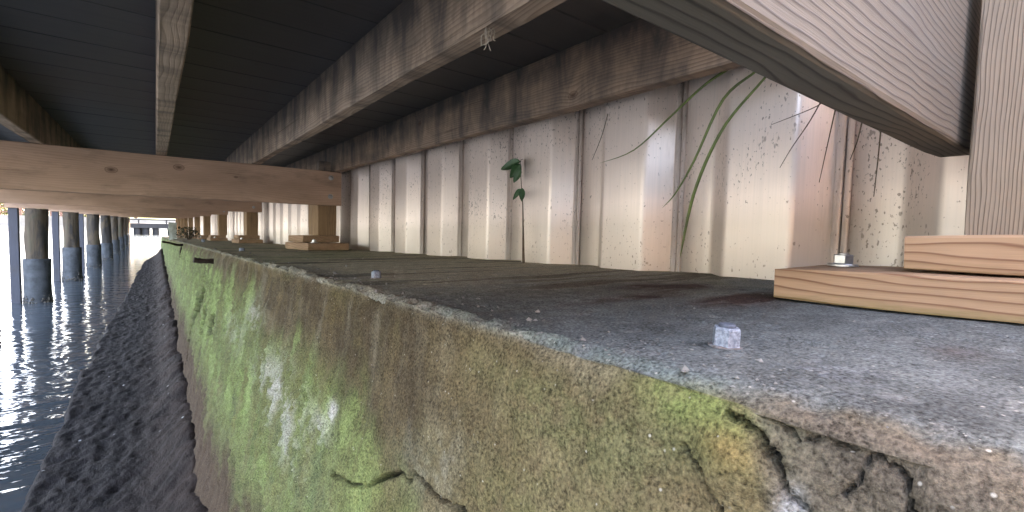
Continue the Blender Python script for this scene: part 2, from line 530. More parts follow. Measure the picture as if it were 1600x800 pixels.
def water_mat():
    g = NT('canal_water')
    P = g.n('ShaderNodeNewGeometry').outputs['Position']
    g.p.inputs['Base Color'].default_value = (0.048, 0.060, 0.068, 1)
    g.p.inputs['Roughness'].default_value = 0.04
    g.p.inputs['IOR'].default_value = 1.33
    g.p.inputs['Specular IOR Level'].default_value = 0.5
    a = g.noise(g.vmul(P, (2.0, 5.4, 1)), 1.0, 3, 0.5, 0.6)
    b = g.noise(g.vmul(P, (11, 24, 1)), 1.0, 2, 0.5, 0.4)
    h = g.math('ADD', a, g.math('MULTIPLY', b, 0.15))
    g.l(g.bump(h, 1.0, 0.016), g.p.inputs['Normal'])
    return g.m
M['water'] = water_mat()
M['galv'] = plain('chalky_galvanised_steel', (0.12, 0.14, 0.175), 0.6, 0.2, 0.5, 420, bump=0.0008, col2=(0.30, 0.335, 0.385))
M['hole'] = plain('dull_bolt_steel', (0.085, 0.10, 0.13), 0.7, 0.2, 0.4, 300)
M['rustwash'] = plain('rust_stained_washer', (0.10, 0.075, 0.06), 0.85, 0.1, 0.5, 300, col2=(0.20, 0.20, 0.21))
M['zinc'] = plain('bright_zinc_steel', (0.45, 0.44, 0.43), 0.38, 0.9, 0.2, 200)
M['rust'] = plain('rusted_bar', (0.045, 0.026, 0.020), 0.9, 0.1, 0.6, 120, bump=0.003)
M['leaf'] = plain('green_leaf', (0.045, 0.115, 0.045), 0.45, 0, 0.35, 80)
M['grass'] = plain('green_grass_blade', (0.17, 0.23, 0.06), 0.5, 0, 0.35, 25, col2=(0.085, 0.11, 0.045))
M['dry'] = plain('dry_brown_stem', (0.12, 0.085, 0.055), 0.8, 0, 0.5, 90)
M['fibre'] = plain('frayed_fibre', (0.50, 0.42, 0.33), 0.8, 0, 0.3, 90)
M['chip'] = plain('pale_concrete_chip', (0.20, 0.195, 0.18), 0.85, 0, 0.6, 60)
def pile_mat():
    g = NT('peeling_timber_pile')
    P = g.n('ShaderNodeNewGeometry').outputs['Position']
    a = g.noise(g.vmul(P, (7, 7, 2.6)), 1.0, 5, 0.65, 0.6)
    b = g.noise(g.vmul(P, (60, 60, 5)), 1.0, 4, 0.6)
    c = g.mix(g.ramp(a, [(0.40, 0.0), (0.52, 1.0)]), (0.032, 0.029, 0.027), (0.085, 0.062, 0.040))
    c = g.mix(g.ramp(a, [(0.55, 0.0), (0.70, 0.8)]), c, (0.062, 0.066, 0.040))
    c = g.mix(g.ramp(b, [(0.45, 0.0), (0.75, 0.6)]), c, (0.030, 0.026, 0.024))
    g.l(c, g.p.inputs['Base Color'])
    g.p.inputs['Roughness'].default_value = 0.85
    g.l(g.bump(g.math('ADD', a, b), 0.9, 0.006), g.p.inputs['Normal'])
    return g.m
M['pile'] = pile_mat()
M['jacket'] = plain('grey_pile_jacket', (0.075, 0.085, 0.095), 0.8, 0, 0.45, 9, bump=0.006, col2=(0.028, 0.032, 0.038), pos=True)
M['barnacle'] = plain('barnacle_crust', (0.16, 0.145, 0.125), 0.9, 0, 0.7, 40, bump=0.02)
M['bank'] = plain('bank_grass', (0.09, 0.12, 0.04), 0.9, 0, 0.4, 0.5)
M['soil'] = plain('sandy_soil', (0.17, 0.14, 0.09), 0.9, 0, 0.4, 3)
M['paleconc'] = plain('pale_seawall_concrete', (0.20, 0.185, 0.165), 0.85, 0, 0.3, 1.0)
M['foliage_y'] = plain('yellow_green_foliage', (0.055, 0.060, 0.008), 0.6, 0, 0.5, 0.8)
M['foliage_g'] = plain('mid_green_foliage', (0.020, 0.034, 0.010), 0.6, 0, 0.5, 0.8)
M['bark'] = plain('brown_bark', (0.12, 0.09, 0.065), 0.9, 0, 0.4, 6)
M['pinkwall'] = plain('pale_pink_render', (0.22, 0.14, 0.12), 0.85, 0, 0.15, 0.7)
M['creamwall'] = plain('cream_render', (0.60, 0.55, 0.46), 0.85, 0, 0.15, 0.7)
M['roof'] = plain('brown_roof_tiles', (0.22, 0.11, 0.08), 0.8, 0, 0.3, 2)
M['glass'] = plain('dark_window_glass', (0.03, 0.04, 0.05), 0.1, 0, 0.2, 1)
M['redwood'] = plain('pinkish_fence_paint', (0.13, 0.065, 0.055), 0.8, 0, 0.25, 2)
M['darkdock'] = plain('dark_dock_timber', (0.012, 0.012, 0.014), 0.8, 0, 0.4, 3)

# ------------------------------------------------------------------ levels
ZW = -0.97                       # water level; the camera is at z = 0
TL = 0.0245                      # fall of the old concrete cap along its length
def zl(y): return -0.07 - TL * y
BEAM_Z0, BEAM_H = 0.1056, 0.182
JOIST_H = 0.140
JZ0 = BEAM_Z0 + BEAM_H + 0.001
DECK_Z0 = JZ0 + JOIST_H + 0.001
BEAM_Y = [0.100, 2.556, 5.01, 7.46, 9.91, 12.36, 14.81, 17.26, 19.71, 22.16, 24.61]

# ------------------------------------------------------------------ water, ground, mud
wv = mesh_obj('water', [(-400, -200, ZW), (0.6, -200, ZW), (0.6, 25.2, ZW), (60, 25.2, ZW), (60, 400, ZW), (-400, 400, ZW)],
              [(0, 1, 2, 5), (2, 3, 4, 5)], M['water'])
tag(wv, kind='structure')
gd = mesh_obj('ground', [(0.945, -40, 0.415), (60, -40, 0.415), (60, 25.4, 0.415), (0.945, 25.4, 0.415),
                         (0.945, -40, -2), (60, -40, -2), (60, 25.4, -2), (0.945, 25.4, -2)],
              [(0, 1, 2, 3), (2, 6, 7, 3), (0, 4, 5, 1), (0, 3, 7, 4), (1, 5, 6, 2)], M['bank'])
tag(gd, kind='structure')

def build_mud():
    ys = [-1.2]
    while ys[-1] < 17.0:
        ys.append(ys[-1] + max(0.012, 0.006 * abs(ys[-1])))
    ys = np.array(ys)
    u = np.linspace(0, 1, 70)
    Y, U = np.meshgrid(ys, u, indexing='ij')
    edge = np.interp(ys, [-2, 2.1, 5.2, 9, 13.6, 15.5, 17], [-0.385, -0.375, -0.355, -0.30, -0.205, -0.06, 0.10])
    edge = edge + 0.030 * fbm(ys * 1.1, ys * 0, ys * 0, 4, 21) + 0.022 * fbm(ys * 6, ys * 0, ys * 0, 3, 22)
    X = 0.20 + (edge[:, None] - 0.045 - 0.20) * U
    lump = fbm(X * 9, Y * 6, X * 0, 5, 23, 0.55)
    ridg = 1 - np.abs(vn(X * 16, Y * 11, X * 0, 24))
    pit = np.clip(vn(X * 26, Y * 18, X * 0, 25) - 0.25, 0, 1)
    Z = -0.865 - 0.085 * sst(0.0, 0.95, U) + 0.011 * lump + 0.005 * (ridg - 0.6) - 0.006 * pit + 0.012 * fbm(X * 34, Y * 26, X * 0, 4, 28, 0.65)
    Z += 0.07 * np.exp(-((X - 0.10) / 0.085) ** 2) * (1.0 + 0.9 * fbm(X * 3, Y * 4, X * 0, 4, 29))                       # heaped against the wall
    fall = sst(0.90, 1.0, U)
    Z = Z * (1 - fall) + (ZW - 0.12) * fall
    brown = np.clip(1 - (0.10 - X) / 0.24, 0, 1)[..., None] * (0.6 + 0.4 * fbm(X * 8, Y * 8, X * 0, 3, 26))[..., None]
    C = np.array([1.0, 1.0, 1.05]) * (1 - brown) + np.array([2.4, 1.9, 1.6]) * brown
    o = grid_obj('mud_bank', np.stack([X, Y, Z], -1), M['mud'], colour=C)
    tag(o, kind='structure')
build_mud()

# ------------------------------------------------------------------ the old concrete cap
CRACKS = [  # polylines in (y along the wall, s down from the front edge; s < 0 on top), half width, depth
    ([(0.1037, 0.0105), (0.0960, 0.0125), (0.0886, 0.0158), (0.0809, 0.024), (0.0778, 0.0294), (0.0682, 0.0395), (0.055, 0.06), (0.05, 0.10)], 0.0024, 0.014),
    ([(0.0900, 0.0085), (0.0854, 0.0078), (0.0734, 0.0125), (0.0621, 0.0105), (0.0517, 0.0104), (0.0495, 0.0119), (0.0409, 0.0136), (0.038, 0.0164), (0.0364, 0.0246), (0.034, 0.05)], 0.0011, 0.008),
    ([(0.05, 0.0125), (0.0526, 0.0215), (0.057, 0.0294)], 0.0010, 0.005),
    ([(0.1203, 0.0328), (0.1144, 0.0384), (0.1074, 0.0416), (0.105, 0.048), (0.0999, 0.0515), (0.096, 0.062)], 0.0018, 0.009),
    ([(0.5803, 0.23), (0.5354, 0.221), (0.4716, 0.1999), (0.4365, 0.1766), (0.4041, 0.1584), (0.3896, 0.1592), (0.377, 0.1481), (0.356, 0.1503), (0.3305, 0.1502), (0.2957, 0.1462), (0.27, 0.15)], 0.0026, 0.020),
    ([(2.62, 0.19), (2.6508, 0.2212), (2.7517, 0.2893), (2.8918, 0.3903), (2.9665, 0.4871), (3.0, 0.56)], 0.075, 0.06),
    ([(2.35, 0.26), (2.40, 0.31), (2.45, 0.36)], 0.06, 0.045),
    ([(2.05, 0.24), (2.12, 0.30)], 0.05, 0.035),
    ([(0.62, 0.185), (0.595, 0.215), (0.585, 0.24)], 0.0010, 0.004),
]
def seg_dist(Y, S, pl):
    d = np.full(Y.shape, 1e3)
    for (a, b), (c, e) in zip(pl[:-1], pl[1:]):
        vx, vy = c - a, e - b
        L2 = vx * vx + vy * vy + 1e-12
        t = np.clip(((Y - a) * vx + (S - b) * vy) / L2, 0, 1)
        d = np.minimum(d, np.hypot(Y - a - t * vx, S - b - t * vy))
    return d

def build_cap(parent):
    ys = [0.0]
    def step(y): return max(0.0014, 0.0062 * math.hypot(0.22, y))
    while ys[-1] < 25.2: ys.append(ys[-1] + step(ys[-1]))
    neg = [0.0]
    while neg[-1] > -1.2: neg.append(neg[-1] - 1.4 * step(neg[-1]))
    ys = np.array(neg[:0:-1] + ys)
    top = [0.0]
    while top[-1] < 0.80: top.append(top[-1] + max(0.0016, 0.009 * top[-1]))
    fac = [0.0]
    while fac[-1] < 0.98: fac.append(fac[-1] + (0.0016 if fac[-1] < 0.16 else max(0.0016, 0.010 * fac[-1])))
    s = np.array([-t for t in top[:0:-1]] + fac)
    Y, S = np.meshgrid(ys, s, indexing='ij')
    on_top = S < 0
    r = 0.006
    D = np.maximum(S, 0)
    T = np.maximum(-S, 0)
    X = 0.21 + T - 0.145 * D
    flare = sst(0.58, 0.86, D)
    X = X - 0.05 * flare
    Zl = -0.07 - TL * Y
    Z = Zl - D
    # outward normal: up on top, towards the water on the face, turned over about the edge
    a = sst(-0.010, 0.010, S)
    NX = -a * 0.99
    NZ = (1 - a) + a * 0.14
    ln = np.hypot(NX, NZ)
    NX, NZ = NX / ln, NZ / ln
    edge = np.exp(-(S / 0.010) ** 2)
    H = -0.0045 * edge - 0.007 * np.exp(-(S / 0.018) ** 2) * (1 - sst(0.06, 0.20, Y))                                           # worn corner
    # edge crumbles: bites and a raised crust
    bite = np.clip(fbm(Y * 9, S * 0, S * 0, 5, 31, 0.6) - 0.02, 0, 1)
    H -= (0.004 + 0.010 * sst(0.25, 0.8, Y)) * bite * np.exp(-(S / 0.016) ** 2) * 1.8
    crust = np.clip(1 - np.abs(fbm(Y * 34, S * 40, S * 0, 4, 32)) * 3, 0, 1)
    H += 0.0065 * crust * np.exp(-((S + 0.006) / 0.014) ** 2) * sst(0.10, 0.3, Y)
    # face relief
    w_f = sst(0.0, 0.03, S)
    big = fbm(Y * 2.2, S * 2.6, S * 0, 4, 33)
    mid = fbm(Y * 13, S * 10, S * 0, 5, 34, 0.6)
    fine = fbm(Y * 75, S * 60, S * 0, 4, 35, 0.6)
    grain = vn(Y * 330, S * 330, S * 0, 36)
    vert = fbm(Y * 60, S * 5, S * 0, 3, 37)
    H += w_f * (0.016 * big * sst(0.1, 0.8, Y + S * 2) + (0.0055 + 0.004 * sst(0.4, 0.9, Y)) * mid + 0.0022 * fine + 0.0009 * grain * (Y < 1.2) + 0.0040 * vert * sst(0.3, 0.7, Y) + 0.012 * (np.abs(fbm(Y * 7, S * 2.2, S * 0, 4, 62)) - 0.2) * sst(0.6, 1.2, Y))
    low = sst(0.55, 0.8, D)
    H += low * 0.030 * fbm(Y * 5, S * 7, S * 0, 4, 38)
    # top relief
    w_t = 1 - sst(-0.02, 0.004, S)
    tf = fbm(Y * 60, S * 60, S * 0, 4, 39, 0.6)
    tm = fbm(Y * 8, S * 8, S * 0, 4, 40)
    H += w_t * (0.0007 * tf + 0.0022 * tm)
    pits = np.clip(vn(Y * 55, S * 55, S * 0, 41) - 0.62, 0, 1)
    H -= w_t * 0.006 * pits
    # broken corner close to the camera: the piece between the cracks has dropped, its neighbour bulges
    drop = sst(0.0, 0.012, S) * (1 - sst(0.080, 0.094, Y + (S - 0.02) * 0.5)) * sst(0.030, 0.038, Y) * (1 - sst(0.06, 0.09, S))
    H -= 0.0035 * drop
    lip = np.exp(-(((Y - 0.096) / 0.014) ** 2 + ((S - 0.035) / 0.022) ** 2))
    H += 0.0070 * lip
    far_lump = np.exp(-(((Y - 1.0) / 0.12) ** 2 + ((S + 0.0) / 0.03) ** 2))
    H += 0.012 * far_lump * (0.4 + fbm(Y * 40, S * 40, S * 0, 3, 42))
    wob_y = 0.0040 * fbm(Y * 150, S * 150, S * 0, 4, 43, 0.65)
    wob_s = 0.0040 * fbm(Y * 150, S * 150, S * 0 + 5, 4, 44, 0.65)
    crack_m = np.zeros_like(Y)
    for pl, hw, dep in CRACKS:
        y0, y1 = min(p[0] for p in pl) - 0.16, max(p[0] for p in pl) + 0.16
        k = (ys > y0) & (ys < y1)
        if not k.any(): continue
        sc_ = min(1.0, hw / 0.0016) if hw < 0.005 else 3.0
        d = seg_dist(Y[k] + wob_y[k] * sc_, S[k] + wob_s[k] * sc_, pl)
        wd = hw * (0.75 + 0.5 * vn(Y[k] * 70, S[k] * 70, S[k] * 0, 45))
        mm = 1 - sst(0.35, 1.25, d / np.maximum(wd, 1e-5))
        H[k] -= dep * mm
        crack_m[k] = np.maximum(crack_m[k], mm)
    P = np.stack([X + NX * H, Y, Z + NZ * H], -1)

    # ---- stains: what grows and has dried on the concrete
    def mixc(C, m, col): return C * (1 - m[..., None]) + np.array(col) * m[..., None]
    n1 = fbm(Y * 3, S * 3, S * 0, 5, 51, 0.6)
    n2 = fbm(Y * 16, S * 11, S * 0, 5, 52, 0.6)
    n3 = fbm(Y * 34, S * 4.0, S * 0, 4, 53, 0.6)                 # vertical runs on the face
    n4 = fbm(Y * 26, S * 3.0, S * 0, 4, 54, 0.6)                 # runs across the top
    n5 = fbm(Y * 120, S * 110, S * 0, 3, 58, 0.6)
    C = np.zeros(Y.shape + (3,)) + np.array((0.120, 0.094, 0.058))
    n6 = fbm(Y * 7, S * 7, S * 0 + 3, 5, 59, 0.65)
    n7 = fbm(Y * 45, S * 38, S * 0 + 3, 4, 60, 0.65)
    C = mixc(C, sst(-0.05, 0.40, n2) * 0.7, (0.088, 0.084, 0.044))
    C = mixc(C, sst(0.0, 0.35, n6 + 0.4 * n7) * 0.7, (0.070, 0.054, 0.038))
    C = mixc(C, sst(0.0, 0.40, -n6 + 0.6 * n7) * 0.5, (0.185, 0.150, 0.095))
    C = mixc(C, sst(0.05, 0.5, n1) * 0.5, (0.135, 0.100, 0.045))
    C = mixc(C, sst(0.05, 0.45, fbm(Y * 22, S * 18, S * 0, 4, 55)) * 0.55, (0.21, 0.18, 0.13))
    # dark brown band under the edge
    band = sst(0.25, 0.55, Y) * (1 - sst(0.10, 0.20, D + 0.05 * n3 + 0.04 * n1)) * sst(0.0, 0.03, D)
    C = mixc(C, np.clip(band * (0.55 + 0.7 * n3), 0, 0.85), (0.055, 0.043, 0.033))
    C = mixc(C, np.clip(sst(0.02, 0.5, n3) * band, 0, 1) * 0.45, (0.225, 0.200, 0.155))
    C = C * np.array((0.84, 0.83, 0.76))
    # moss
    s0 = np.interp(ys, [0.0, 0.2, 0.30, 0.42, 0.55, 0.7, 1.0, 1.5, 2.5, 5, 20], [0.5, 0.26, 0.17, 0.165, 0.125, 0.105, 0.115, 0.085, 0.05, 0.03, 0.02])[:, None]
    g1 = sst(-0.035, 0.075, D - s0 + 0.060 * n1 + 0.05 * n2 + 0.025 * n3) * (1 - sst(0.46, 0.66, D + 0.12 * n2 + 0.08 * n1))
    g1 = g1 * sst(0.22, 0.5, Y + 0.1 * n2)
    C = mixc(C, g1 * np.clip(0.80 + 0.5 * n3 + 0.25 * n2, 0, 1), (0.112, 0.143, 0.056))
    C = mixc(C, g1 * sst(0.05, 0.4, n2 + 0.5 * n3) * 0.7, (0.185, 0.240, 0.092))
    C = mixc(C, g1 * sst(0.1, 0.5, -n2 + 0.3 * n3) * 0.6, (0.085, 0.098, 0.055))
    # olive veil further right, low down
    og = np.exp(-(((Y - 0.21) / 0.10) ** 2 + ((S - 0.12) / 0.05) ** 2)) + 0.8 * np.exp(-(((Y - 0.42) / 0.13) ** 2 + ((S - 0.22) / 0.06) ** 2))
    C = mixc(C, np.clip(og * (0.5 + 0.6 * n2 + 0.4 * n5), 0, 0.8), (0.115, 0.115, 0.048))
    P[..., 0] -= g1 * np.clip(0.0022 + 0.0050 * n5 + 0.004 * n7, 0, 1) * np.clip(Y * 2, 0, 2)      # moss has some thickness
    # pale dried patches
    for (py, ps, ry, rs, k) in ((0.90, 0.215, 0.17, 0.05, 0.9), (0.76, 0.27, 0.10, 0.03, 0.6), (1.25, 0.13, 0.12, 0.04, 0.6), (0.625, 0.166, 0.012, 0.012, 1.6), (0.66, 0.20, 0.03, 0.02, 0.7), (1.5, 0.2, 0.15, 0.05, 0.35), (0.35, 0.12, 0.06, 0.04, 0.25)):
        m = np.exp(-(((Y - py) / ry) ** 2 + ((S - ps) / rs) ** 2)) * sst(-0.25, 0.25, n2 + n5 * 0.4)
        C = mixc(C, np.clip(k * m, 0, 1), (0.33, 0.325, 0.30))
    # brown foot of the wall
    C = mixc(C, sst(0.38, 0.56, D + 0.13 * n2 + 0.10 * n3 + 0.06 * n1) * 0.95, (0.058, 0.040, 0.029))
    C = mixc(C, sst(0.50, 0.70, D) * sst(0.1, 0.5, n2) * 0.6, (0.085, 0.062, 0.048))
    # green and orange growth at the near corner
    m = np.exp(-(((Y - 0.124 + S * 0.5) / 0.035) ** 2 + ((S - 0.012) / 0.018) ** 2))
    C = mixc(C, np.clip(1.15 * m * (0.75 + 0.5 * n5), 0, 0.95), (0.115, 0.135, 0.045))
    m = np.exp(-(((Y - 0.100) / 0.014) ** 2 + ((S - 0.0245) / 0.008) ** 2))
    C = mixc(C, np.clip(0.75 * m * (0.8 + 0.6 * n5 + 0.5 * n7), 0, 0.9), (0.15, 0.092, 0.036))
    m = np.exp(-(((Y - 0.072) / 0.004) ** 2 + ((S - 0.0415) / 0.008) ** 2))
    C = mixc(C, np.clip(1.3 * m, 0, 0.9), (0.50, 0.52, 0.52))
    drk = sst(-0.022, -0.010, S) * (1 - sst(0.084, 0.094, Y + (S - 0.02) * 0.4)) * (1 - sst(0.1, 0.2, S))
    C = mixc(C, drk * 0.65, (0.085, 0.072, 0.060))
    # top of the ledge
    tc = np.zeros_like(C) + np.array((0.100, 0.110, 0.107))
    tc = mixc(tc, sst(-0.2, 0.4, fbm(Y * 9, S * 9, S * 0, 4, 56)) * 0.6, (0.078, 0.083, 0.078))
    tc = mixc(tc, sst(0.0, 0.45, n5 + 0.6 * n2) * 0.5, (0.140, 0.150, 0.150))
    oliv = sst(0.22, 0.95, Y + 0.25 * n1 + 0.12 * n4)
    tc = mixc(tc, oliv * 0.92, (0.38, 0.33, 0.23))
    tc = mixc(tc, oliv * sst(0.05, 0.45, n1) * 0.6, (0.25, 0.26, 0.145))
    tc = mixc(tc, sst(0.08, 0.32, n4) * sst(0.25, 0.5, Y) * 0.85, (0.090, 0.074, 0.054))
    tc = mixc(tc, sst(0.22, 0.55, -n4) * sst(0.2, 0.5, Y) * 0.35, (0.20, 0.185, 0.155))
    tc = mixc(tc, np.exp(-((S + 0.05) / 0.045) ** 2) * sst(0.2, 0.5, Y) * (1 - sst(1.2, 2.5, Y)) * np.clip(0.75 + n2, 0, 1) * 0.45, (0.085, 0.100, 0.095))
    for (px, py, rx, ry, k) in ((0.60, 0.39, 0.09, 0.045, 0.95), (0.55, 0.25, 0.08, 0.035, 0.95), (0.66, 0.30, 0.07, 0.03, 0.6), (0.46, 0.335, 0.10, 0.02, 0.5), (0.40, 0.055, 0.03, 0.015, 0.3)):
        m = np.exp(-(((X - px) / rx) ** 2 + ((Y - py) / ry) ** 2))
        tc = mixc(tc, np.clip(2.0 * k * m * (0.75 + 1.3 * n4 + 1.0 * n2), 0, 0.92), (0.046, 0.027, 0.023))
    tc = mixc(tc, np.exp(-(((X - 0.275) / 0.03) ** 2 + ((Y - 0.115) / 0.04) ** 2)) * sst(-0.1, 0.4, n2 + n5 * .5) * 0.6, (0.20, 0.21, 0.23))
    for (px, py, rx, ry, k) in ((0.255, 0.035, 0.035, 0.03, 0.75), (0.36, 0.02, 0.05, 0.02, 0.6), (0.30, 0.20, 0.05, 0.04, 0.45), (0.27, 0.09, 0.03, 0.03, 0.35), (0.46, 0.10, 0.05, 0.02, 0.3), (0.290, 0.162, 0.010, 0.010, 1.3)):
        m = np.exp(-(((X - px) / rx) ** 2 + ((Y - py) / ry) ** 2))
        tc = mixc(tc, np.clip(k * m * (1 + n2 + 0.8 * n5), 0, 0.85), (0.042, 0.046, 0.046))
    flk = sst(0.60, 0.72, vn(Y * 60, S * 40, S * 0, 57) + 0.35 * n2)
    tc = mixc(tc, flk * 0.22, (0.20, 0.20, 0.19))
    topm = 1 - sst(-0.012 , 0.006, S + 0.016 * (1 - sst(0.07, 0.15, Y)) + 0.006 * n2 + 0.006 * n5)
    C = C * (1 - topm[..., None]) + tc * topm[..., None]
    # crust of pale lime and teal algae along the edge
    ed = np.exp(-((S + 0.004) / 0.008) ** 2)
    C = mixc(C, np.clip(ed * (0.45 + 0.8 * n5) * sst(0.15, 0.3, Y), 0, 0.6), (0.230, 0.235, 0.205))
    C = mixc(C, np.clip(np.exp(-((S + 0.012) / 0.007) ** 2) * (0.5 + n5) * sst(0.08, 0.14, Y) * (1 - sst(0.3, 0.5, Y)), 0, 0.28), (0.10, 0.135, 0.112))
    olp = sst(0.05, 0.4, fbm(Y * 5, S * 6, S * 0 + 8, 4, 61)) * sst(0.0, 0.04, D) * (1 - sst(0.6, 0.9, Y))
    C = mixc(C, olp * 0.55 * np.clip(0.8 + n5, 0, 1), (0.085, 0.092, 0.040))
    C = mixc(C, crack_m * 0.95, (0.018, 0.017, 0.016))
    C = np.clip(C, 0.01, 0.8)
    o = grid_obj('concrete_cap', P, M['concrete'], parent, colour=C)
    return o

sea = empty('seawall', (0.5, 0, -0.97))
tag(sea, 'old cracked concrete seawall with mossy green face and flat grey ledge on top', 'seawall')
cap = build_cap(sea)
cap.matrix_parent_inverse = Matrix.Translation((-0.5, 0, 0.97))
def under(o, root):
    o.parent = root
    o.matrix_parent_inverse = Matrix.Translation(-Vector(root.location))
    return o
bk = mesh_obj('back_fill', *boxvf(0.30, 0.84, 25.19, 25.22, -1.3, -0.72), M['paleconc'])
under(bk, sea)

def stub(x, y, dia, h, hollow=True, label=None, seed=0):
    rr = random.Random(seed)
    seg = 6
    V, F = [], []
    R = dia / 2
    prof = [(R * 1.06, 0), (R * 1.02, h * 0.12), (R, h * 0.2), (R, h * 0.88), (R * 0.93, h), (R * 0.62, h), (R * 0.60, h * 0.86), (R * 0.30, h * 0.80)]
    for (r, z) in prof:
        for k in range(seg):
            a = 2 * math.pi * k / seg
            hexr = r * (math.cos(math.pi / 6) / math.cos(((a + 0.3) % (math.pi / 3)) - math.pi / 6) if r > R * 0.8 else 1)
            hexr = hexr * 0.9 + r * 0.1
            hexr = r * 1.08
            V.append((hexr * math.cos(a), hexr * math.sin(a), z + rr.uniform(-1, 1) * h * 0.02))
    for i in range(len(prof) - 1):
        for k in range(seg):
            a, b = i * seg + k, i * seg + (k + 1) % seg
            F.append((a, b, b + seg, a + seg))
    F.append(tuple(range((len(prof) - 1) * seg, len(prof) * seg)))
    o = mesh_obj('anchor_stub', V, F, M['galv'])
    o.location = (x, y, zl(y) - 0.001)
    o.rotation_euler = (rr.uniform(-.05, .05), rr.uniform(-.05, .05), 0.42 + seed * 0.2)
    under(o, sea)
    if label: o['label'] = label
    wv_, wf_ = lathe([(R * 1.32, 0.0), (R * 1.30, 0.0012), (R * 1.0, 0.0013)], 22, 0.0008, seed)
    wo = mesh_obj('washer', wv_, wf_, M['rustwash']); wo.parent = o
    hv, hf = lathe([(R * 0.66, h * 0.5), (R * 0.66, h * 1.10), (R * 0.58, h * 1.17), (R * 0.30, h * 1.15)], 18)
    b = mesh_obj('bolt_core', hv, hf, M['hole'])
    b.parent = o
    return o
stub(0.300, 0.150, 0.0165, 0.0135, label='chalky white cut off anchor bolt beside the pale wooden block', seed=1)
stub(0.300, 0.766, 0.0150, 0.0120, label='small grey anchor stub near the crumbling edge', seed=2)
stub(0.317, 2.462, 0.022, 0.014, label='tiny far anchor stub on the dark ledge', seed=3)
stub(0.40, 5.9, 0.03, 0.03, seed=4)

def rod(pts, r, name='rebar', label=None):
    v, f = tube(spline(pts, 12), r, 8)
    v = [Vector(p) + Vector((random.uniform(-1, 1), random.uniform(-1, 1), random.uniform(-1, 1))) * r * 0.22 for p in v]
    o = mesh_obj(name, v, f, M['rust'], smooth=True)
    under(o, sea)
    if label: o['label'] = label
    return o
rod([(0.225, 2.43, -0.176), (0.17, 2.425, -0.172), (0.128, 2.42, -0.166)], 0.0115, label='short thick rusted bar jutting from the mossy face')
rod([(0.22, 5.55, -0.225), (0.17, 5.5, -0.230), (0.10, 5.4, -0.205), (0.05, 5.3, -0.19)], 0.010, label='thin bent rusted bar far along the face')
rod([(0.205, 5.56, -0.235), (0.190, 5.56, -0.30), (0.195, 5.58, -0.40)], 0.008, label='thin rusted bar hanging down the face')

# loose grit and crumbs on the ledge, too many to count
def build_grit():
    parts = []
    for i in range(520):
        if i < 330:
            y = abs(random.gauss(0, 1)) ** 1.3 * 0.9 + 0.02
            x = 0.215 + abs(random.gauss(0, 0.035))
        else:
            y = random.random() ** 2 * 3.0 - 0.02
            x = random.uniform(0.23, 0.86)
        r = random.uniform(0.0006, 0.0016) * (1 + 0.7 * y) * (0.45 if y < 0.09 else 1.0)
        if i < 330 and random.random() < 0.10: r *= 2.2
        V = []
        for (a, b, c) in ((1, 0, 0), (-1, 0, 0), (0, 1, 0), (0, -1, 0), (0, 0, 1), (0, 0, -1)):
            k = r * random.uniform(0.5, 1.3)
            V.append((x + a * k, y + b * k, zl(y) + c * k * 0.6 + r * 0.2))
        F = [(0, 2, 4), (2, 1, 4), (1, 3, 4), (3, 0, 4), (2, 0, 5), (1, 2, 5), (3, 1, 5), (0, 3, 5)]
        parts.append((V, F))
    V, F = join(parts)
    o = mesh_obj('grit', V, F, M['chip'])
    tag(o, 'pale crumbs of concrete scattered on the ledge', 'grit', kind='stuff')
build_grit()

# ------------------------------------------------------------------ aluminium sheet pile wall
wall = empty('sheet_pile_wall', (0.9, 0, -0.5))
tag(wall, 'tall corrugated aluminium sheet wall with brown specks rising behind the ledge', 'wall')
def sheet_profile():
    XO, XI = 0.872, 0.924
    pts = [(XI, 0.0), (XI, 0.010), (XO, 0.058), (XO, 0.178), (XI, 0.226), (XI, 0.31)]
    out = []
    for i, p in enumerate(pts):
        if i in (0, len(pts) - 1):
            out.append(p); continue
        P0, P1, P2 = Vector(pts[i - 1]), Vector(p), Vector(pts[i + 1])
        rr = 0.009
        A = P1 + (P0 - P1).normalized() * min(rr, (P0 - P1).length * .45)
        B = P1 + (P2 - P1).normalized() * min(rr, (P2 - P1).length * .45)
        for t in np.linspace(0, 1, 6):
            q = A * (1 - t) ** 2 + P1 * 2 * t * (1 - t) + B * t * t
            out.append((q.x, q.y))
    return out
def sheet_mesh():
    pr = sheet_profile()
    zs = np.linspace(-0.9, 0.424, 9)
    V, F = [], []
    n = len(pr)
    for z in zs:
        for (x, y) in pr: V.append((x - 0.9, y, z + 0.5))
    for i in range(len(zs) - 1):
        for j in range(n - 1):
            a = i * n + j
            F.append((a, a + n, a + n + 1, a + 1))
    me = bpy.data.meshes.new('sheet_panel')
    me.from_pydata(V, [], F)
    me.update()
    me.polygons.foreach_set('use_smooth', [True] * len(F))
    me.materials.append(M['sheet'])
    return me
def rib_mesh():
    parts = []
    for dy, r, dx in ((-0.0085, 0.0052, -0.003), (0.0045, 0.0066, -0.003)):
        V, F = [], []
        seg = 12
        for z in (-0.9, 0.424):
            for k in range(seg):
                a = 2 * math.pi * k / seg
                V.append((0.024 + dx + r * math.cos(a), dy + r * math.sin(a), z + 0.5))
        for k in range(seg):
            F.append((k, (k + 1) % seg, (k + 1) % seg + seg, k + seg))
        F.append(tuple(range(seg, 2 * seg)))
        parts.append((V, F))
    V, F = join(parts)
    me = bpy.data.meshes.new('interlock_rib')
    me.from_pydata([tuple(v) for v in V], [], F)
    me.update()
    me.polygons.foreach_set('use_smooth', [True] * len(F))
    me.materials.append(M['sheet'])
    return me
sm, rm = sheet_mesh(), rib_mesh()
sp0 = bpy.data.objects.new('sheet_panel', sm)
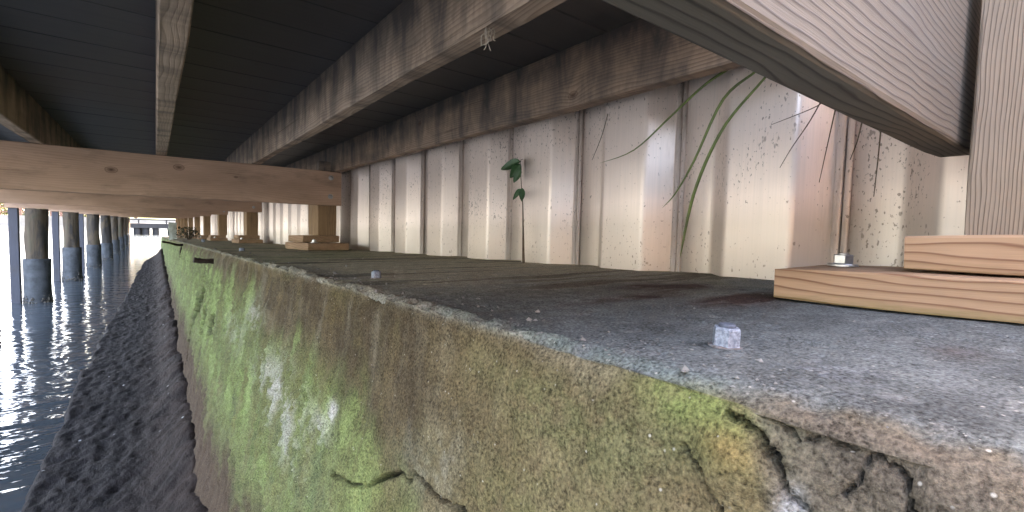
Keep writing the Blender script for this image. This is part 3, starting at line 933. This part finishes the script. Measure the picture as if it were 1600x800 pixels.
COL.objects.link(sp0); sp0.parent = wall
sol = sp0.modifiers.new('thickness', 'SOLIDIFY'); sol.thickness = 0.005; sol.offset = -1
rb0 = bpy.data.objects.new('interlock_rib', rm)
COL.objects.link(rb0); rb0.parent = sp0
sp0.location = (0, 0.275 - 0.31 * 5, 0)
for k in range(-4, 80):
    c = sp0.copy(); COL.objects.link(c); c.parent = wall
    c.location = (random.uniform(-0.002, 0.002), 0.275 + 0.31 * k, random.uniform(-0.004, 0.004))
    d = rb0.copy(); COL.objects.link(d); d.parent = c

# ------------------------------------------------------------------ the boardwalk
bw = empty('boardwalk', (0, 8, BEAM_Z0))
tag(bw, 'low timber boardwalk on cross beams with dark deck boards overhead', 'boardwalk')
# beams
beams = []
XL, XR = -1.32, 0.803
for i, y in enumerate(BEAM_Y):
    mt = M['beam_near'] if i == 0 else (M['beam_knots'] if i == 1 else M['beam'])
    xr = XR + (0 if i < 2 else random.uniform(-0.02, 0.02))
    xl = XL if i != 0 else XL
    b = board('beam', xr - xl, 0.038, BEAM_H, mt, ((xl + xr) / 2, y + 0.019, BEAM_Z0 + BEAM_H / 2), 'X', ch=0.004 if i else 0.0045, rough=0.0006 if i else 0.00018)
    if i == 0: b['label'] = 'weathered beam with wide wavy grain close to the camera'
    if i == 1: b['label'] = 'brown beam with round knots'
    if i == 0:      # sits a touch askew
        b.rotation_euler = (0, 0, -0.0158)
        b.location.y += 0.0168 + 0.0015
    under(b, bw)
    beams.append(b)
# joists
JX = [0.007 + 0.384 * k for k in (-3, -2, -1, 0)] + [0.377, 0.767]
for i, x in enumerate(JX):
    L = 24.7
    mt = M['joist_knot'] if i == 5 else M['joist']
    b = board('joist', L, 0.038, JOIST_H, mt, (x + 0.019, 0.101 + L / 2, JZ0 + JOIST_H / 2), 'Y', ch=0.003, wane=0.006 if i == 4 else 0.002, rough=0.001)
    under(b, bw)
# spacer block seen at the end of the second beam
b = board('spacer_block', 0.06, 0.038, 0.05, M['joist'], (0.715, BEAM_Y[1] + 0.02, JZ0 + 0.026), 'X'); under(b, bw)
# deck boards
def deck_mesh():
    xa, xb = -1.36, 0.965
    prof = [(-0.072, 0.0), (-0.0695, -0.002), (0.0695, -0.002), (0.072, 0.0), (0.072, 0.022), (0.0695, 0.0245), (-0.0695, 0.0245), (-0.072, 0.022)]
    V, F = [], []
    n = len(prof)
    for x in (xa, xb):
        for (y, z) in prof: V.append((x, y, z))
    for j in range(n):
        F.append((j, (j + 1) % n, (j + 1) % n + n, j + n))
    F.append(tuple(range(n - 1, -1, -1))); F.append(tuple(range(n, 2 * n)))
    me = bpy.data.meshes.new('deck_board')
    me.from_pydata(V, [], F); me.update()
    bm = bmesh.new(); bm.from_mesh(me); bmesh.ops.recalc_face_normals(bm, faces=bm.faces); bm.to_mesh(me); bm.free()
    me.materials.append(M['deck'])
    return me
dm = deck_mesh()
yb = 0.17
N_DECK = 100
for k in range(N_DECK):
    o = bpy.data.objects.new('deck_board', dm)
    COL.objects.link(o)
    o.location = (random.uniform(-0.004, 0.004), yb, DECK_Z0 + 0.0015 + random.uniform(0, 0.0012))
    under(o, bw)
    yb += 0.1453
rest = []
while yb < 24.7:
    v = [(p.co.x, p.co.y + yb, p.co.z + DECK_Z0 + 0.002) for p in dm.vertices]
    rest.append((v, [tuple(p.vertices) for p in dm.polygons]))
    yb += 0.1453
V, F = join(rest)
o = mesh_obj('decking', V, F, M['deck']); o['kind'] = 'stuff'; under(o, bw)

# unseen boardwalk section added behind the camera to hold back open sky light
GAP0 = -0.50
for y in (GAP0 - 0.038, GAP0 - 2.5):
    b = board('beam', XR - XL, 0.038, BEAM_H, M['beam'], ((XL + XR) / 2, y + 0.019, BEAM_Z0 + BEAM_H / 2), 'X'); under(b, bw)
V, F = [], []
rest = []
yy_ = GAP0 - 0.07
while yy_ > -4.2:
    rest.append(([(p.co.x, p.co.y + yy_, p.co.z + DECK_Z0 + 0.002) for p in dm.vertices], [tuple(p.vertices) for p in dm.polygons]))
    yy_ -= 0.1453
V, F = join(rest)
o = mesh_obj('decking', V, F, M['deck']); o['kind'] = 'stuff'; under(o, bw)
for x in JX:
    b = board('joist', 3.5, 0.038, JOIST_H, M['joist'], (x + 0.019, GAP0 - 1.75, JZ0 + JOIST_H / 2), 'Y'); under(b, bw)

# posts and their footing blocks
def hexnut(af, h, bolt_r, bolt_h, wr):
    parts = []
    R = af / 2 / math.cos(math.pi / 6)
    prof = [(R * 0.93, 0), (R, h * 0.1), (R, h * 0.9), (R * 0.90, h)]
    V, F = [], []
    for (r, z) in prof:
        for k in range(6):
            a = math.pi / 3 * k
            V.append((r * math.cos(a), r * math.sin(a), z + 0.003))
    for i in range(3):
        for k in range(6):
            a, b = i * 6 + k, i * 6 + (k + 1) % 6
            F.append((a, b, b + 6, a + 6))
    F.append(tuple(range(5, -1, -1))); F.append(tuple(range(18, 24)))
    return (V, F), lathe([(bolt_r, h + 0.003), (bolt_r, h + bolt_h), (bolt_r * 0.8, h + bolt_h + 0.001)], 20), lathe([(wr, 0), (wr, 0.0022), (wr * 0.97, 0.003)], 28)

def anchor(root, x, y, z, scale=1.0, rz=0.2):
    nutm, boltm, washm = hexnut(0.0195 * scale, 0.012 * scale, 0.0062 * scale, 0.004 * scale, 0.0165 * scale)
    n = mesh_obj('anchor_nut', *nutm, M['zinc']); n.location = (x, y, z); n.rotation_euler = (0, 0, rz)
    under(n, root)
    for nm, mm in (('bolt_end', boltm), ('washer', washm)):
        q = mesh_obj(nm, *mm, M['zinc']); q.parent = n
        if nm == 'washer': q.location = (0, 0, 0.0002)

def bolt_head(x, y, z, r=0.009):
    v, f = lathe([(r * 1.5, 0), (r * 1.5, 0.0025), (r, 0.003), (r * 0.8, 0.006), (r * 0.3, 0.008)], 16)
    o = mesh_obj('bolt_head', v, f, M['zinc'], smooth=False)
    o.rotation_euler = (math.pi / 2, 0, 0)
    o.location = (x, y, z)
    return o

BLOCK_LABELS = ['pair of pale boards with a zinc nut under the nearest post, at the right edge',
                'first complete stack of two pale boards beyond the nearest post, beside the specked sheets',
                'third stack of footing boards counted from the camera, smaller and dimmer',
                'fourth stack of footing boards counted from the camera, with a pale end face',
                'fifth stack of footing boards counted from the camera, tiny and dark',
                'sixth stack of footing boards counted from the camera, near the far end',
                'seventh stack of footing boards counted from the camera, near the far end',
                'eighth stack of footing boards counted from the camera, a speck by the far weeds', 'ninth stack of footing boards counted from the camera, a speck by the far weeds', 'tenth stack of footing boards counted from the camera, almost hidden', 'last stack of footing boards at the far end of the ledge']
for i, y in enumerate(BEAM_Y):
    if i == 0:
        # the near post stands in front of its beam
        lo = dict(x0=0.577, x1=0.76, y0=-0.33, y1=0.235)
        up = dict(x0=0.618, x1=0.80, y0=-0.28, y1=0.126)
        py0, py1 = -0.115, 0.092
    else:
        q = y - 2.556
        d = random.uniform(-0.02, 0.02) if i > 1 else 0
        lo = dict(x0=0.577 + d, x1=0.775 + d, y0=2.34 + q, y1=2.84 + q)
        up = dict(x0=0.592 + d, x1=0.775 + d, y0=2.50 + q, y1=2.83 + q)
        py0, py1 = y + 0.040, y + 0.24
    yc = (lo['y0'] + lo['y1']) / 2
    zb = zl(yc) + 0.002
    root = empty('footing_blocks', ((lo['x0'] + lo['x1']) / 2, yc, zb))
    tag(root, BLOCK_LABELS[i], 'blocks', 'stacked footing boards under the posts')
    tilt = -math.atan(TL)
    for nm, d_, z0 in (('footing_board', lo, zb), ('footing_board', up, zb + 0.0385)):
        ycb = (d_['y0'] + d_['y1']) / 2
        b = board(nm, d_['y1'] - d_['y0'], d_['x1'] - d_['x0'], 0.037, M['block'],
                  ((d_['x0'] + d_['x1']) / 2, ycb, z0 + 0.0185 - TL * (ycb - yc)), 'Y', ch=0.0022, rough=0.0005)
        b.rotation_euler = (tilt, 0, math.pi / 2) if False else (0, math.atan(TL), math.pi / 2)
        under(b, root)
    ztop = zb + 0.0385 + 0.037
    if i == 0:
        anchor(root, 0.690, 0.200, zb + 0.0372 - TL * (0.2 - yc), 1.0, 0.45)
    else:
        anchor(root, 0.627, 2.425 + (y - 2.556), zb + 0.0372 - TL * (2.425 - 2.59), 1.0, 0.3)
    pz1 = BEAM_Z0 + BEAM_H
    pz0 = ztop - 0.002
    px0 = 0.688 if i == 0 else 0.691
    pw = 0.098
    if i == 0: pz1 = 0.9
    post = board('post', pz1 - pz0, py1 - py0, pw, M['post_near'] if i == 0 else M['post'], (px0 + pw / 2, (py0 + py1) / 2, (pz0 + pz1) / 2), 'Z', ch=0.003)
    if i == 0: post['label'] = 'thick post with tight wavy grain at the right edge'
    under(post, bw)
    if i > 0:
        for bz in (0.048, 0.148):
            h = bolt_head(0.747 + random.uniform(-.004, .004), y - 0.0005, BEAM_Z0 + bz)
            under(h, beams[i])
            h.parent = beams[i]
            h.matrix_parent_inverse = Matrix.Translation(-Vector(beams[i].location))

# frayed fibres caught on a joist
def fibres(x, y, z, n, L, label):
    parts = []
    for k in range(n):
        a = random.uniform(-1, 1)
        pts = [(x, y, z)]
        for j in range(1, 5):
            pts.append((x + random.uniform(-1, 1) * L * 0.22, y + a * L * 0.12 * j + random.uniform(-1, 1) * L * 0.12, z - L * j / 4.5 * random.uniform(0.7, 1.1)))
        parts.append(tube(spline(pts, 12), 0.0006, 5))
    V, F = join(parts)
    o = mesh_obj('fibre_tuft', V, F, M['fibre'], smooth=True)
    tag(o, label, 'fibres', 'frayed fibres under the joist')
fibres(0.382, 0.555, JZ0 + 0.008, 7, 0.040, 'curly tuft of pale frayed fibres hanging from the joist edge')
fibres(0.405, 0.378, JZ0 + 0.012, 1, 0.030, 'single pale fibre curling off the joist near the upper edge')

# ------------------------------------------------------------------ piles and fender posts
PILES = [(-1.06, 2.60), (-1.06, 5.05), (-1.085, 7.50), (-1.05, 9.95), (-0.99, 12.40), (-0.945, 14.85), (-0.93, 17.30), (-0.93, 19.75), (-0.93, 22.2), (-0.93, 24.65)]
PL = ['round timber pile nearest the camera, outside the picture edge', 'second round timber pile, just outside the picture edge',
      'leftmost and largest timber pile with a grey concrete jacket at the waterline',
      'timber pile with reddish bark and a chipped jacket, second from the left',
      'third timber pile from the left, plain brown with a pale jacket',
      'fourth timber pile from the left, close beside the third one',
      'fifth timber pile from the left, half hidden behind the fourth',
      'thin dark far timber pile just beyond the fifth', 'very thin dark far timber pile, last but one of the row', 'last and thinnest timber pile of the row, beside the open water']
for i, (x, y) in enumerate(PILES):
    root = empty('timber_pile', (x, y, ZW))
    root.rotation_euler = (random.uniform(-.012, .012), random.uniform(-.008, .008), random.uniform(0, 3))
    tag(root, PL[i], 'pile', 'round timber piles along the outer edge of the boardwalk')
    r0 = 0.092
    prof = [(r0 * (1.03 - 0.04 * t), -0.6 + t * (BEAM_Z0 - ZW + 0.6 - 0.003)) for t in np.linspace(0, 1, 22)]
    v, f = lathe(prof, 40, 0.012, i * 5)
    sh = mesh_obj('pile_shaft', v, f, M['pile'], root, smooth=True)
    jh = (0.42, 0.50, 0.50, 0.52, 0.46, 0.4, 0.4)[i] if i < 7 else 0.42
    jr = 0.113
    v, f = lathe([(jr, -0.6)] + [(jr * (1 + 0.004 * math.sin(9 * t)), -0.6 + t * (jh + 0.6 - 0.01)) for t in np.linspace(0.05, 1, 12)] + [(jr * 0.97, jh), (r0 * 0.9, jh + 0.002)], 40, 0.006, i * 3 + 1)
    jk = mesh_obj('pile_jacket', v, f, M['jacket'], root, smooth=True)
    parts = []
    for k in range(170):
        a = random.uniform(0, 2 * math.pi); zz = random.gauss(0.0, 0.045)
        rr = random.uniform(0.005, 0.014)
        c = ((jr + 0.003) * math.cos(a), (jr + 0.003) * math.sin(a), zz)
        vv, ff = lathe([(rr, -rr * .7), (rr * 0.9, 0), (rr * 0.45, rr * 0.8)], 6)
        parts.append(([(p[0] + c[0], p[1] + c[1], p[2] + c[2]) for p in vv], ff))
    V, F = join(parts)
    bn = mesh_obj('barnacle_crust', V, F, M['barnacle'], jk); bn['kind'] = 'stuff'
    # squared fender timber beside the pile
    fx = x - 0.175
    fp = board('fender_post', BEAM_Z0 + BEAM_H - ZW + 0.55, 0.085, 0.075, M['fender'], (fx, y + 0.02, (BEAM_Z0 + BEAM_H + ZW - 0.55) / 2), 'Z', ch=0.004)
    under(fp, bw)

# ------------------------------------------------------------------ plants on the sheet wall
def blade(name, pts, w, mat, label, group, cat, late=False):
    P = spline(pts, 26)
    V, F = [], []
    n = len(P)
    for i, p in enumerate(P):
        t = i / (n - 1)
        ww = w * (0.35 + 0.65 * min(1, t * 3)) * (1 - t ** 3) + 0.0003
        if late: ww = w * (0.45 + 0.75 * min(1, t * 1.3)) * (1 - t ** 10) + 0.0004
        d = (Vector(P[min(i + 1, n - 1)]) - Vector(P[max(i - 1, 0)])).normalized()
        side = d.cross(Vector((-0.75, -0.62, 0.2))).normalized()
        nrm = side.cross(d)
        q = Vector(p)
        for s, dn in ((-1, 0.0), (0, -0.25), (1, 0.0), (0, -0.42)):
            V.append(q + side * ww * s * 0.5 + nrm * ww * dn)
    for i in range(n - 1):
        for k in range(4):
            a, b = i * 4 + k, i * 4 + (k + 1) % 4
            F.append((a, b, b + 4, a + 4))
    F.append((3, 2, 1, 0)); F.append(tuple(range((n - 1) * 4, n * 4)))
    o = mesh_obj(name, V, F, mat, smooth=True)
    tag(o, label, cat, group)
def hang(pts): return [(0.838 if k else 0.835, y, z) for k, (y, z) in enumerate(pts)]
B = 'long grass blades hanging down the sheet wall'
def s85(l): return [(0.838, y * 0.838 / 0.85, z * 0.838 / 0.85) for y, z in l]
blade('grass_blade', s85([(0.37, 0.335), (0.42, 0.318), (0.488, 0.294), (0.562, 0.246), (0.656, 0.185), (0.755, 0.166)]), 0.0050, M['grass'], 'dark green grass blade sweeping farthest left with a thin curled tip', B, 'grass blade')
blade('grass_blade', s85([(0.36, 0.33), (0.392, 0.296), (0.454, 0.256), (0.507, 0.148), (0.545, 0.085), (0.576, 0.054)]), 0.0052, M['grass'], 'grass blade in the middle of the three, bent sharply near its top', B, 'grass blade')
blade('grass_blade', s85([(0.35, 0.33), (0.375, 0.284), (0.451, 0.202), (0.504, 0.084), (0.529, -0.050)]), 0.0052, M['grass'], 'longest grass blade reaching almost down to the ledge, bright green at its tip', B, 'grass blade', late=True)
D = 'dry brown stems hanging in front of the sheet wall'
for pts, lab in (([(0.285, 0.222), (0.30, 0.211), (0.365, 0.194)], 'short dry stem pointing left, nearly level'),
                 ([(0.288, 0.225), (0.305, 0.190), (0.330, 0.150), (0.347, 0.118)], 'dry stem slanting down left under the level one'),
                 ([(0.268, 0.215), (0.276, 0.160), (0.286, 0.089)], 'nearly upright dry stem left of the interlock rib'),
                 ([(0.232, 0.19), (0.238, 0.150), (0.246, 0.121)], 'short dry stem just right of the interlock rib'),
                 ([(0.210, 0.165), (0.211, 0.12), (0.213, 0.063)], 'straight dry stem hanging under the beam at the right'),
                 ([(0.735, 0.28), (0.752, 0.23), (0.780, 0.176)], 'lone thin dry stem hanging left of the grass blades')):
    P = spline(s85(pts), 10)
    v, f = tube(P, [0.0011 - 0.0006 * k / 9 for k in range(10)], 6)
    o = mesh_obj('dry_stem', v, f, M['dry'], smooth=True)
    tag(o, lab, 'dry stem', D)
# the little leafy shoot
sh = empty('leafy_shoot', (0.846, 1.035, zl(1.035)))
tag(sh, 'small green shoot with oval leaves growing up against the sheet wall', 'plant')
v, f = tube(spline([(0.846, 1.030, zl(1.03) - 0.004), (0.846, 1.036, 0.0), (0.845, 1.040, 0.075), (0.843, 1.046, 0.13), (0.842, 1.052, 0.195), (0.84, 1.040, 0.204)], 24),
            [0.0034 * (1 - t) ** 3 + 0.0009 for t in np.linspace(0, 1, 24)], 8)
st = mesh_obj('stem', v, f, M['dry'], smooth=True); under(st, sh)
def leaf(base, tip, wid, droop, roll=0.0):
    b, t = Vector(base), Vector(tip)
    d = t - b
    L = d.length
    d.normalize()
    side = d.cross(Vector((-0.66, -0.75, 0.1))).normalized()
    side.rotate(Matrix.Rotation(roll, 3, d))
    nrm = side.cross(d)
    n, m = 12, 7
    V, F = [], []
    for lay in (0, 1):
        for i in range(n):
            s = i / (n - 1)
            w = wid * (math.sin(math.pi * s ** 0.8) ** 0.8) * 0.5 + 0.0004
            for j in range(m):
                u = j / (m - 1) * 2 - 1
                p = b + d * L * s + side * w * u + nrm * (abs(u) ** 1.3 * wid * 0.20 - 0.0006 * lay) + Vector((0, 0, -droop * s * s))
                p += nrm * 0.0006 * math.sin(s * 30) * abs(u)
                V.append(p)
    for lay in (0, 1):
        o = lay * n * m
        for i in range(n - 1):
            for j in range(m - 1):
                a = o + i * m + j
                q = (a, a + 1, a + m + 1, a + m)
                F.append(q if lay == 0 else q[::-1])
    x = mesh_obj('leaf', V, F, M['leaf'], smooth=True)
    under(x, sh)
leaf((0.841, 1.047, 0.198), (0.835, 1.132, 0.187), 0.030, 0.006, 0.2)
leaf((0.841, 1.048, 0.193), (0.832, 1.085, 0.160), 0.026, 0.006, -0.3)
leaf((0.842, 1.046, 0.178), (0.836, 1.070, 0.142), 0.024, 0.004, 0.4)
leaf((0.843, 1.044, 0.118), (0.836, 1.073, 0.100), 0.016, 0.012, 0.2)
leaf((0.843, 1.043, 0.121), (0.838, 1.037, 0.085), 0.018, 0.003, -0.2)

# ------------------------------------------------------------------ far end of the ledge
lv, lf = boxvf(-0.05, 0.05, -0.11, 0.11, 0, 0.30)
bm = bmesh.new()
for p in lv: bm.verts.new(p)
bm.verts.ensure_lookup_table()
for q in lf: bm.faces.new([bm.verts[k] for k in q])
bmesh.ops.subdivide_edges(bm, edges=bm.edges, cuts=5, use_grid_fill=True)
for q in bm.verts:
    q.co += Vector([float(vn(q.co.x * 22 + 3 * k, q.co.y * 22, q.co.z * 14, 60 + k)) for k in range(3)]) * 0.014
me = bpy.data.meshes.new('concrete_upstand'); bm.to_mesh(me); bm.free()
me.materials.append(plain('mossy_pale_concrete', (0.42, 0.44, 0.37), 0.85, 0, 0.35, 14, bump=0.01))
cu = bpy.data.objects.new('concrete_upstand', me); COL.objects.link(cu)
cu.location = (0.235, 10.1, zl(10.1) - 0.01)
tag(cu, 'small pale upright block standing on the far front edge of the ledge', 'concrete block')

def scrub(name, c, r, n, mats, label):
    root = empty(name, c)
    parts, stems = [], []
    for k in range(n):
        a = random.uniform(0, 2 * math.pi); q = r * random.random() ** 0.6
        h = r * random.uniform(0.2, 1.2)
        p = Vector((q * math.cos(a), q * math.sin(a) * 1.4, h))
        d = Vector((random.uniform(-1, 1), random.uniform(-1, 1), random.uniform(-.3, 1))).normalized()
        e = d.orthogonal().normalized()
        L = r * 0.16
        parts.append(([p - e * L * .3, p + d * L * .5, p + e * L * .3, p + d * L * 1.2], [(0, 1, 2), (0, 3, 1), (1, 3, 2)]))
        if k % 12 == 0: stems.append(tube([(0, 0, -0.03), p * 0.5, p], 0.004, 5))
    V, F = join(parts); o = mesh_obj('foliage', V, F, mats[0], root)
    V, F = join(stems); o = mesh_obj('stems', V, F, mats[1], root)
    tag(root, label, 'plant')
scrub('weed_clump', (0.42, 9.2, zl(9.2)), 0.17, 320, (M['foliage_g'], M['dry']), 'dark clump of weeds growing on the far end of the ledge')

# ------------------------------------------------------------------ far shore
fb = mesh_obj('far_bank', [(-120, 80.2, 0.1), (120, 80.2, 0.1), (120, 260, 1.5), (-120, 260, 1.5), (-120, 80.2, -2), (120, 80.2, -2)],
              [(0, 1, 2, 3), (0, 4, 5, 1)], M['bank'])
tag(fb, kind='structure')
fw = mesh_obj('far_seawall', *boxvf(-120, 120, 79.8, 80.19, -2, 0.25), M['paleconc'])
tag(fw, 'low pale concrete wall holding the far shore of the canal', 'seawall')

def house(x, y, wd, dp, h, mat, label):
    root = empty('house', (x, y, 0.2))
    mesh_obj('wall', *boxvf(-wd / 2, wd / 2, 0, dp, -0.3, h), mat, root)
    o = 0.5
    V = [(-wd / 2 - o, -o, h), (wd / 2 + o, -o, h), (wd / 2 + o, dp + o, h), (-wd / 2 - o, dp + o, h), (-wd / 4, dp / 2, h + dp * 0.25), (wd / 4, dp / 2, h + dp * 0.25)]
    mesh_obj('roof', V, [(0, 3, 2, 1), (0, 1, 5, 4), (1, 2, 5), (2, 3, 4, 5), (3, 0, 4)], M['roof'], root)
    for k in range(int(wd // 2.5)):
        cx = -wd / 2 + 1.4 + k * 2.5
        wn = mesh_obj('window', *boxvf(cx - 0.65, cx + 0.65, -0.06, 0.05, 0.9, 2.1), M['creamwall'], root)
        mesh_obj('pane', *boxvf(cx - 0.55, cx + 0.55, -0.08, 0.0, 1.0, 2.0), M['glass'], wn)
    tag(root, label, 'house')
house(-21, 92, 11, 8, 3.0, M['pinkwall'], 'pale pink house behind the fence on the far shore at the left edge')
house(-9.5, 96, 8, 7, 2.8, M['creamwall'], 'cream house on the far shore seen between the leftmost piles')

def fence(x0, x1, y, label):
    root = empty('fence', ((x0 + x1) / 2, y, 0.1))
    hw = (x1 - x0) / 2
    mesh_obj('rail', *join([boxvf(-hw, hw, -0.03, 0.03, z, z + 0.12) for z in (0.5, 1.1)]), M['redwood'], root)
    n = int((x1 - x0) / 0.9)
    for k in range(n + 1):
        cx = -hw + k * 2 * hw / n
        mesh_obj('fence_post', *boxvf(cx - 0.11, cx + 0.11, -0.12, -0.03, 0, 1.45), M['redwood'], root)
    tag(root, label, 'fence')
fence(-24, -6, 82.5, 'pinkish post and rail fence along the far shore')

def tree(name, x, y, z, h, r, mat, label, n=1300, seed=1):
    rr = random.Random(seed)
    root = empty(name, (x, y, z))
    tr = [tube([(0, 0, -0.3), (0.1 * h * 0.3, 0, h * 0.35), (0.05 * h, 0.03 * h, h * 0.75)], [h * 0.035, h * 0.026, h * 0.01], 8)]
    tips = []
    for k in range(7):
        a = rr.uniform(0, 6.28)
        e = Vector((math.cos(a) * r * rr.uniform(.4, .8), math.sin(a) * r * rr.uniform(.4, .8), h * rr.uniform(.55, .95)))
        tips.append(e)
        tr.append(tube([(0.03 * h, 0, h * rr.uniform(.3, .55)), (e.x * .5, e.y * .5, e.z * .85), e], [h * .014, h * .01, h * .004], 6))
    V, F = join(tr); mesh_obj('trunk', V, F, M['bark'], root)
    parts = []
    for k in range(n):
        c = rr.choice(tips)
        d = Vector((rr.gauss(0, 1), rr.gauss(0, 1), rr.gauss(0, 0.7))) * r * 0.26
        p = c + d
        s = r * rr.uniform(0.05, 0.10)
        u = Vector((rr.uniform(-1, 1), rr.uniform(-1, 1), rr.uniform(-1, 1))).normalized()
        w_ = u.orthogonal().normalized()
        parts.append(([p - u * s, p + w_ * s * .6, p + u * s, p - w_ * s * .6], [(0, 1, 2, 3)]))
    V, F = join(parts); mesh_obj('crown', V, F, mat, root)
    tag(root, label, 'tree', 'trees on the far shore')
tree('broadleaf_tree', -15.6, 86, 0.2, 6.5, 3.0, M['foliage_y'], 'yellow green tree on the far shore at the left edge of the picture', seed=3)
tree('broadleaf_tree', -20.5, 88, 0.2, 7.5, 3.6, M['foliage_g'], 'darker tree just left of the yellow green one', seed=4)
tree('broadleaf_tree', -12.2, 90, 0.2, 6.0, 2.8, M['foliage_g'], 'green tree on the far shore behind the leftmost pile', seed=5)
tree('broadleaf_tree', -7.6, 86, 0.2, 4.0, 2.4, M['foliage_g'], 'low green tree seen just right of the second pile', seed=6)
tree('broadleaf_tree', -2.5, 95, 0.2, 7.0, 4.0, M['foliage_g'], 'tree on the far shore above the dark dock', seed=7)
tree('broadleaf_tree', 5.5, 92, 0.2, 8.0, 4.5, M['foliage_y'], 'broad tree at the far right end of the shore', seed=8)

def shrub(x, y, h, r, mat, label, seed):
    rr = random.Random(seed)
    root = empty('shrub', (x, y, 0.1))
    st = [tube([(0, 0, -0.2), (rr.uniform(-.3, .3) * r, rr.uniform(-.3, .3) * r, h * .4), (rr.uniform(-.7, .7) * r, rr.uniform(-.7, .7) * r, h * .85)], [0.05, 0.04, 0.015], 6) for k in range(5)]
    V, F = join(st); mesh_obj('stems', V, F, M['bark'], root)
    parts = []
    for k in range(1500):
        a = rr.uniform(0, 6.283); q = r * rr.random() ** 0.5
        p = Vector((q * math.cos(a), q * math.sin(a) * 0.8, h * (0.04 + rr.random() * (1 - 0.5 * (q / r) ** 2) * (0.8 + 0.25 * math.sin(a * 3 + seed)))))
        sz = rr.uniform(0.06, 0.13)
        u = Vector((rr.uniform(-1, 1), rr.uniform(-1, 1), rr.uniform(-1, 1))).normalized()
        w_ = u.orthogonal().normalized()
        parts.append(([p - u * sz, p + w_ * sz * .6, p + u * sz, p - w_ * sz * .6], [(0, 1, 2, 3)]))
    V, F = join(parts); mesh_obj('foliage', V, F, mat, root)
    tag(root, label, 'shrub', 'shrubs on the far shore')
shrub(-15.4, 84.5, 3.4, 1.7, M['foliage_y'], 'yellow green shrub at the very left edge of the far shore', 21)
shrub(-13.0, 85.0, 2.9, 1.6, M['foliage_g'], 'mid green shrub beside the yellow one on the far shore', 22)
shrub(-8.2, 84.5, 2.2, 1.8, M['foliage_y'], 'low bright shrub on the far shore between the second and third piles', 23)

# dark dock across the water
dk = empty('dock', (-1.0, 40, ZW))
tag(dk, 'dark low dock on short piles standing out in the water ahead', 'dock')
mesh_obj('dock_deck', *boxvf(-1.5, 3.2, 0, 5, 0.46, 0.78), M['darkdock'], dk)
for xx in (-1.3, -0.75, 0.0, 0.45, 1.0, 1.9, 2.9):
    for yy in (0.3, 4.5):
        v, f = lathe([(0.2, -0.8), (0.19, 0.46)], 14)
        mesh_obj('dock_pile', v, f, M['darkdock'], dk, loc=(xx, yy, 0))
for xx in (-1.4, 0.1, 1.6, 3.1): mesh_obj('rail_post', *boxvf(xx - 0.04, xx + 0.04, 0.03, 0.11, 0.78, 1.0), M['darkdock'], dk)
mesh_obj('dock_rail', *boxvf(-1.5, 3.2, 0.02, 0.12, 1.0, 1.07), M['darkdock'], dk)
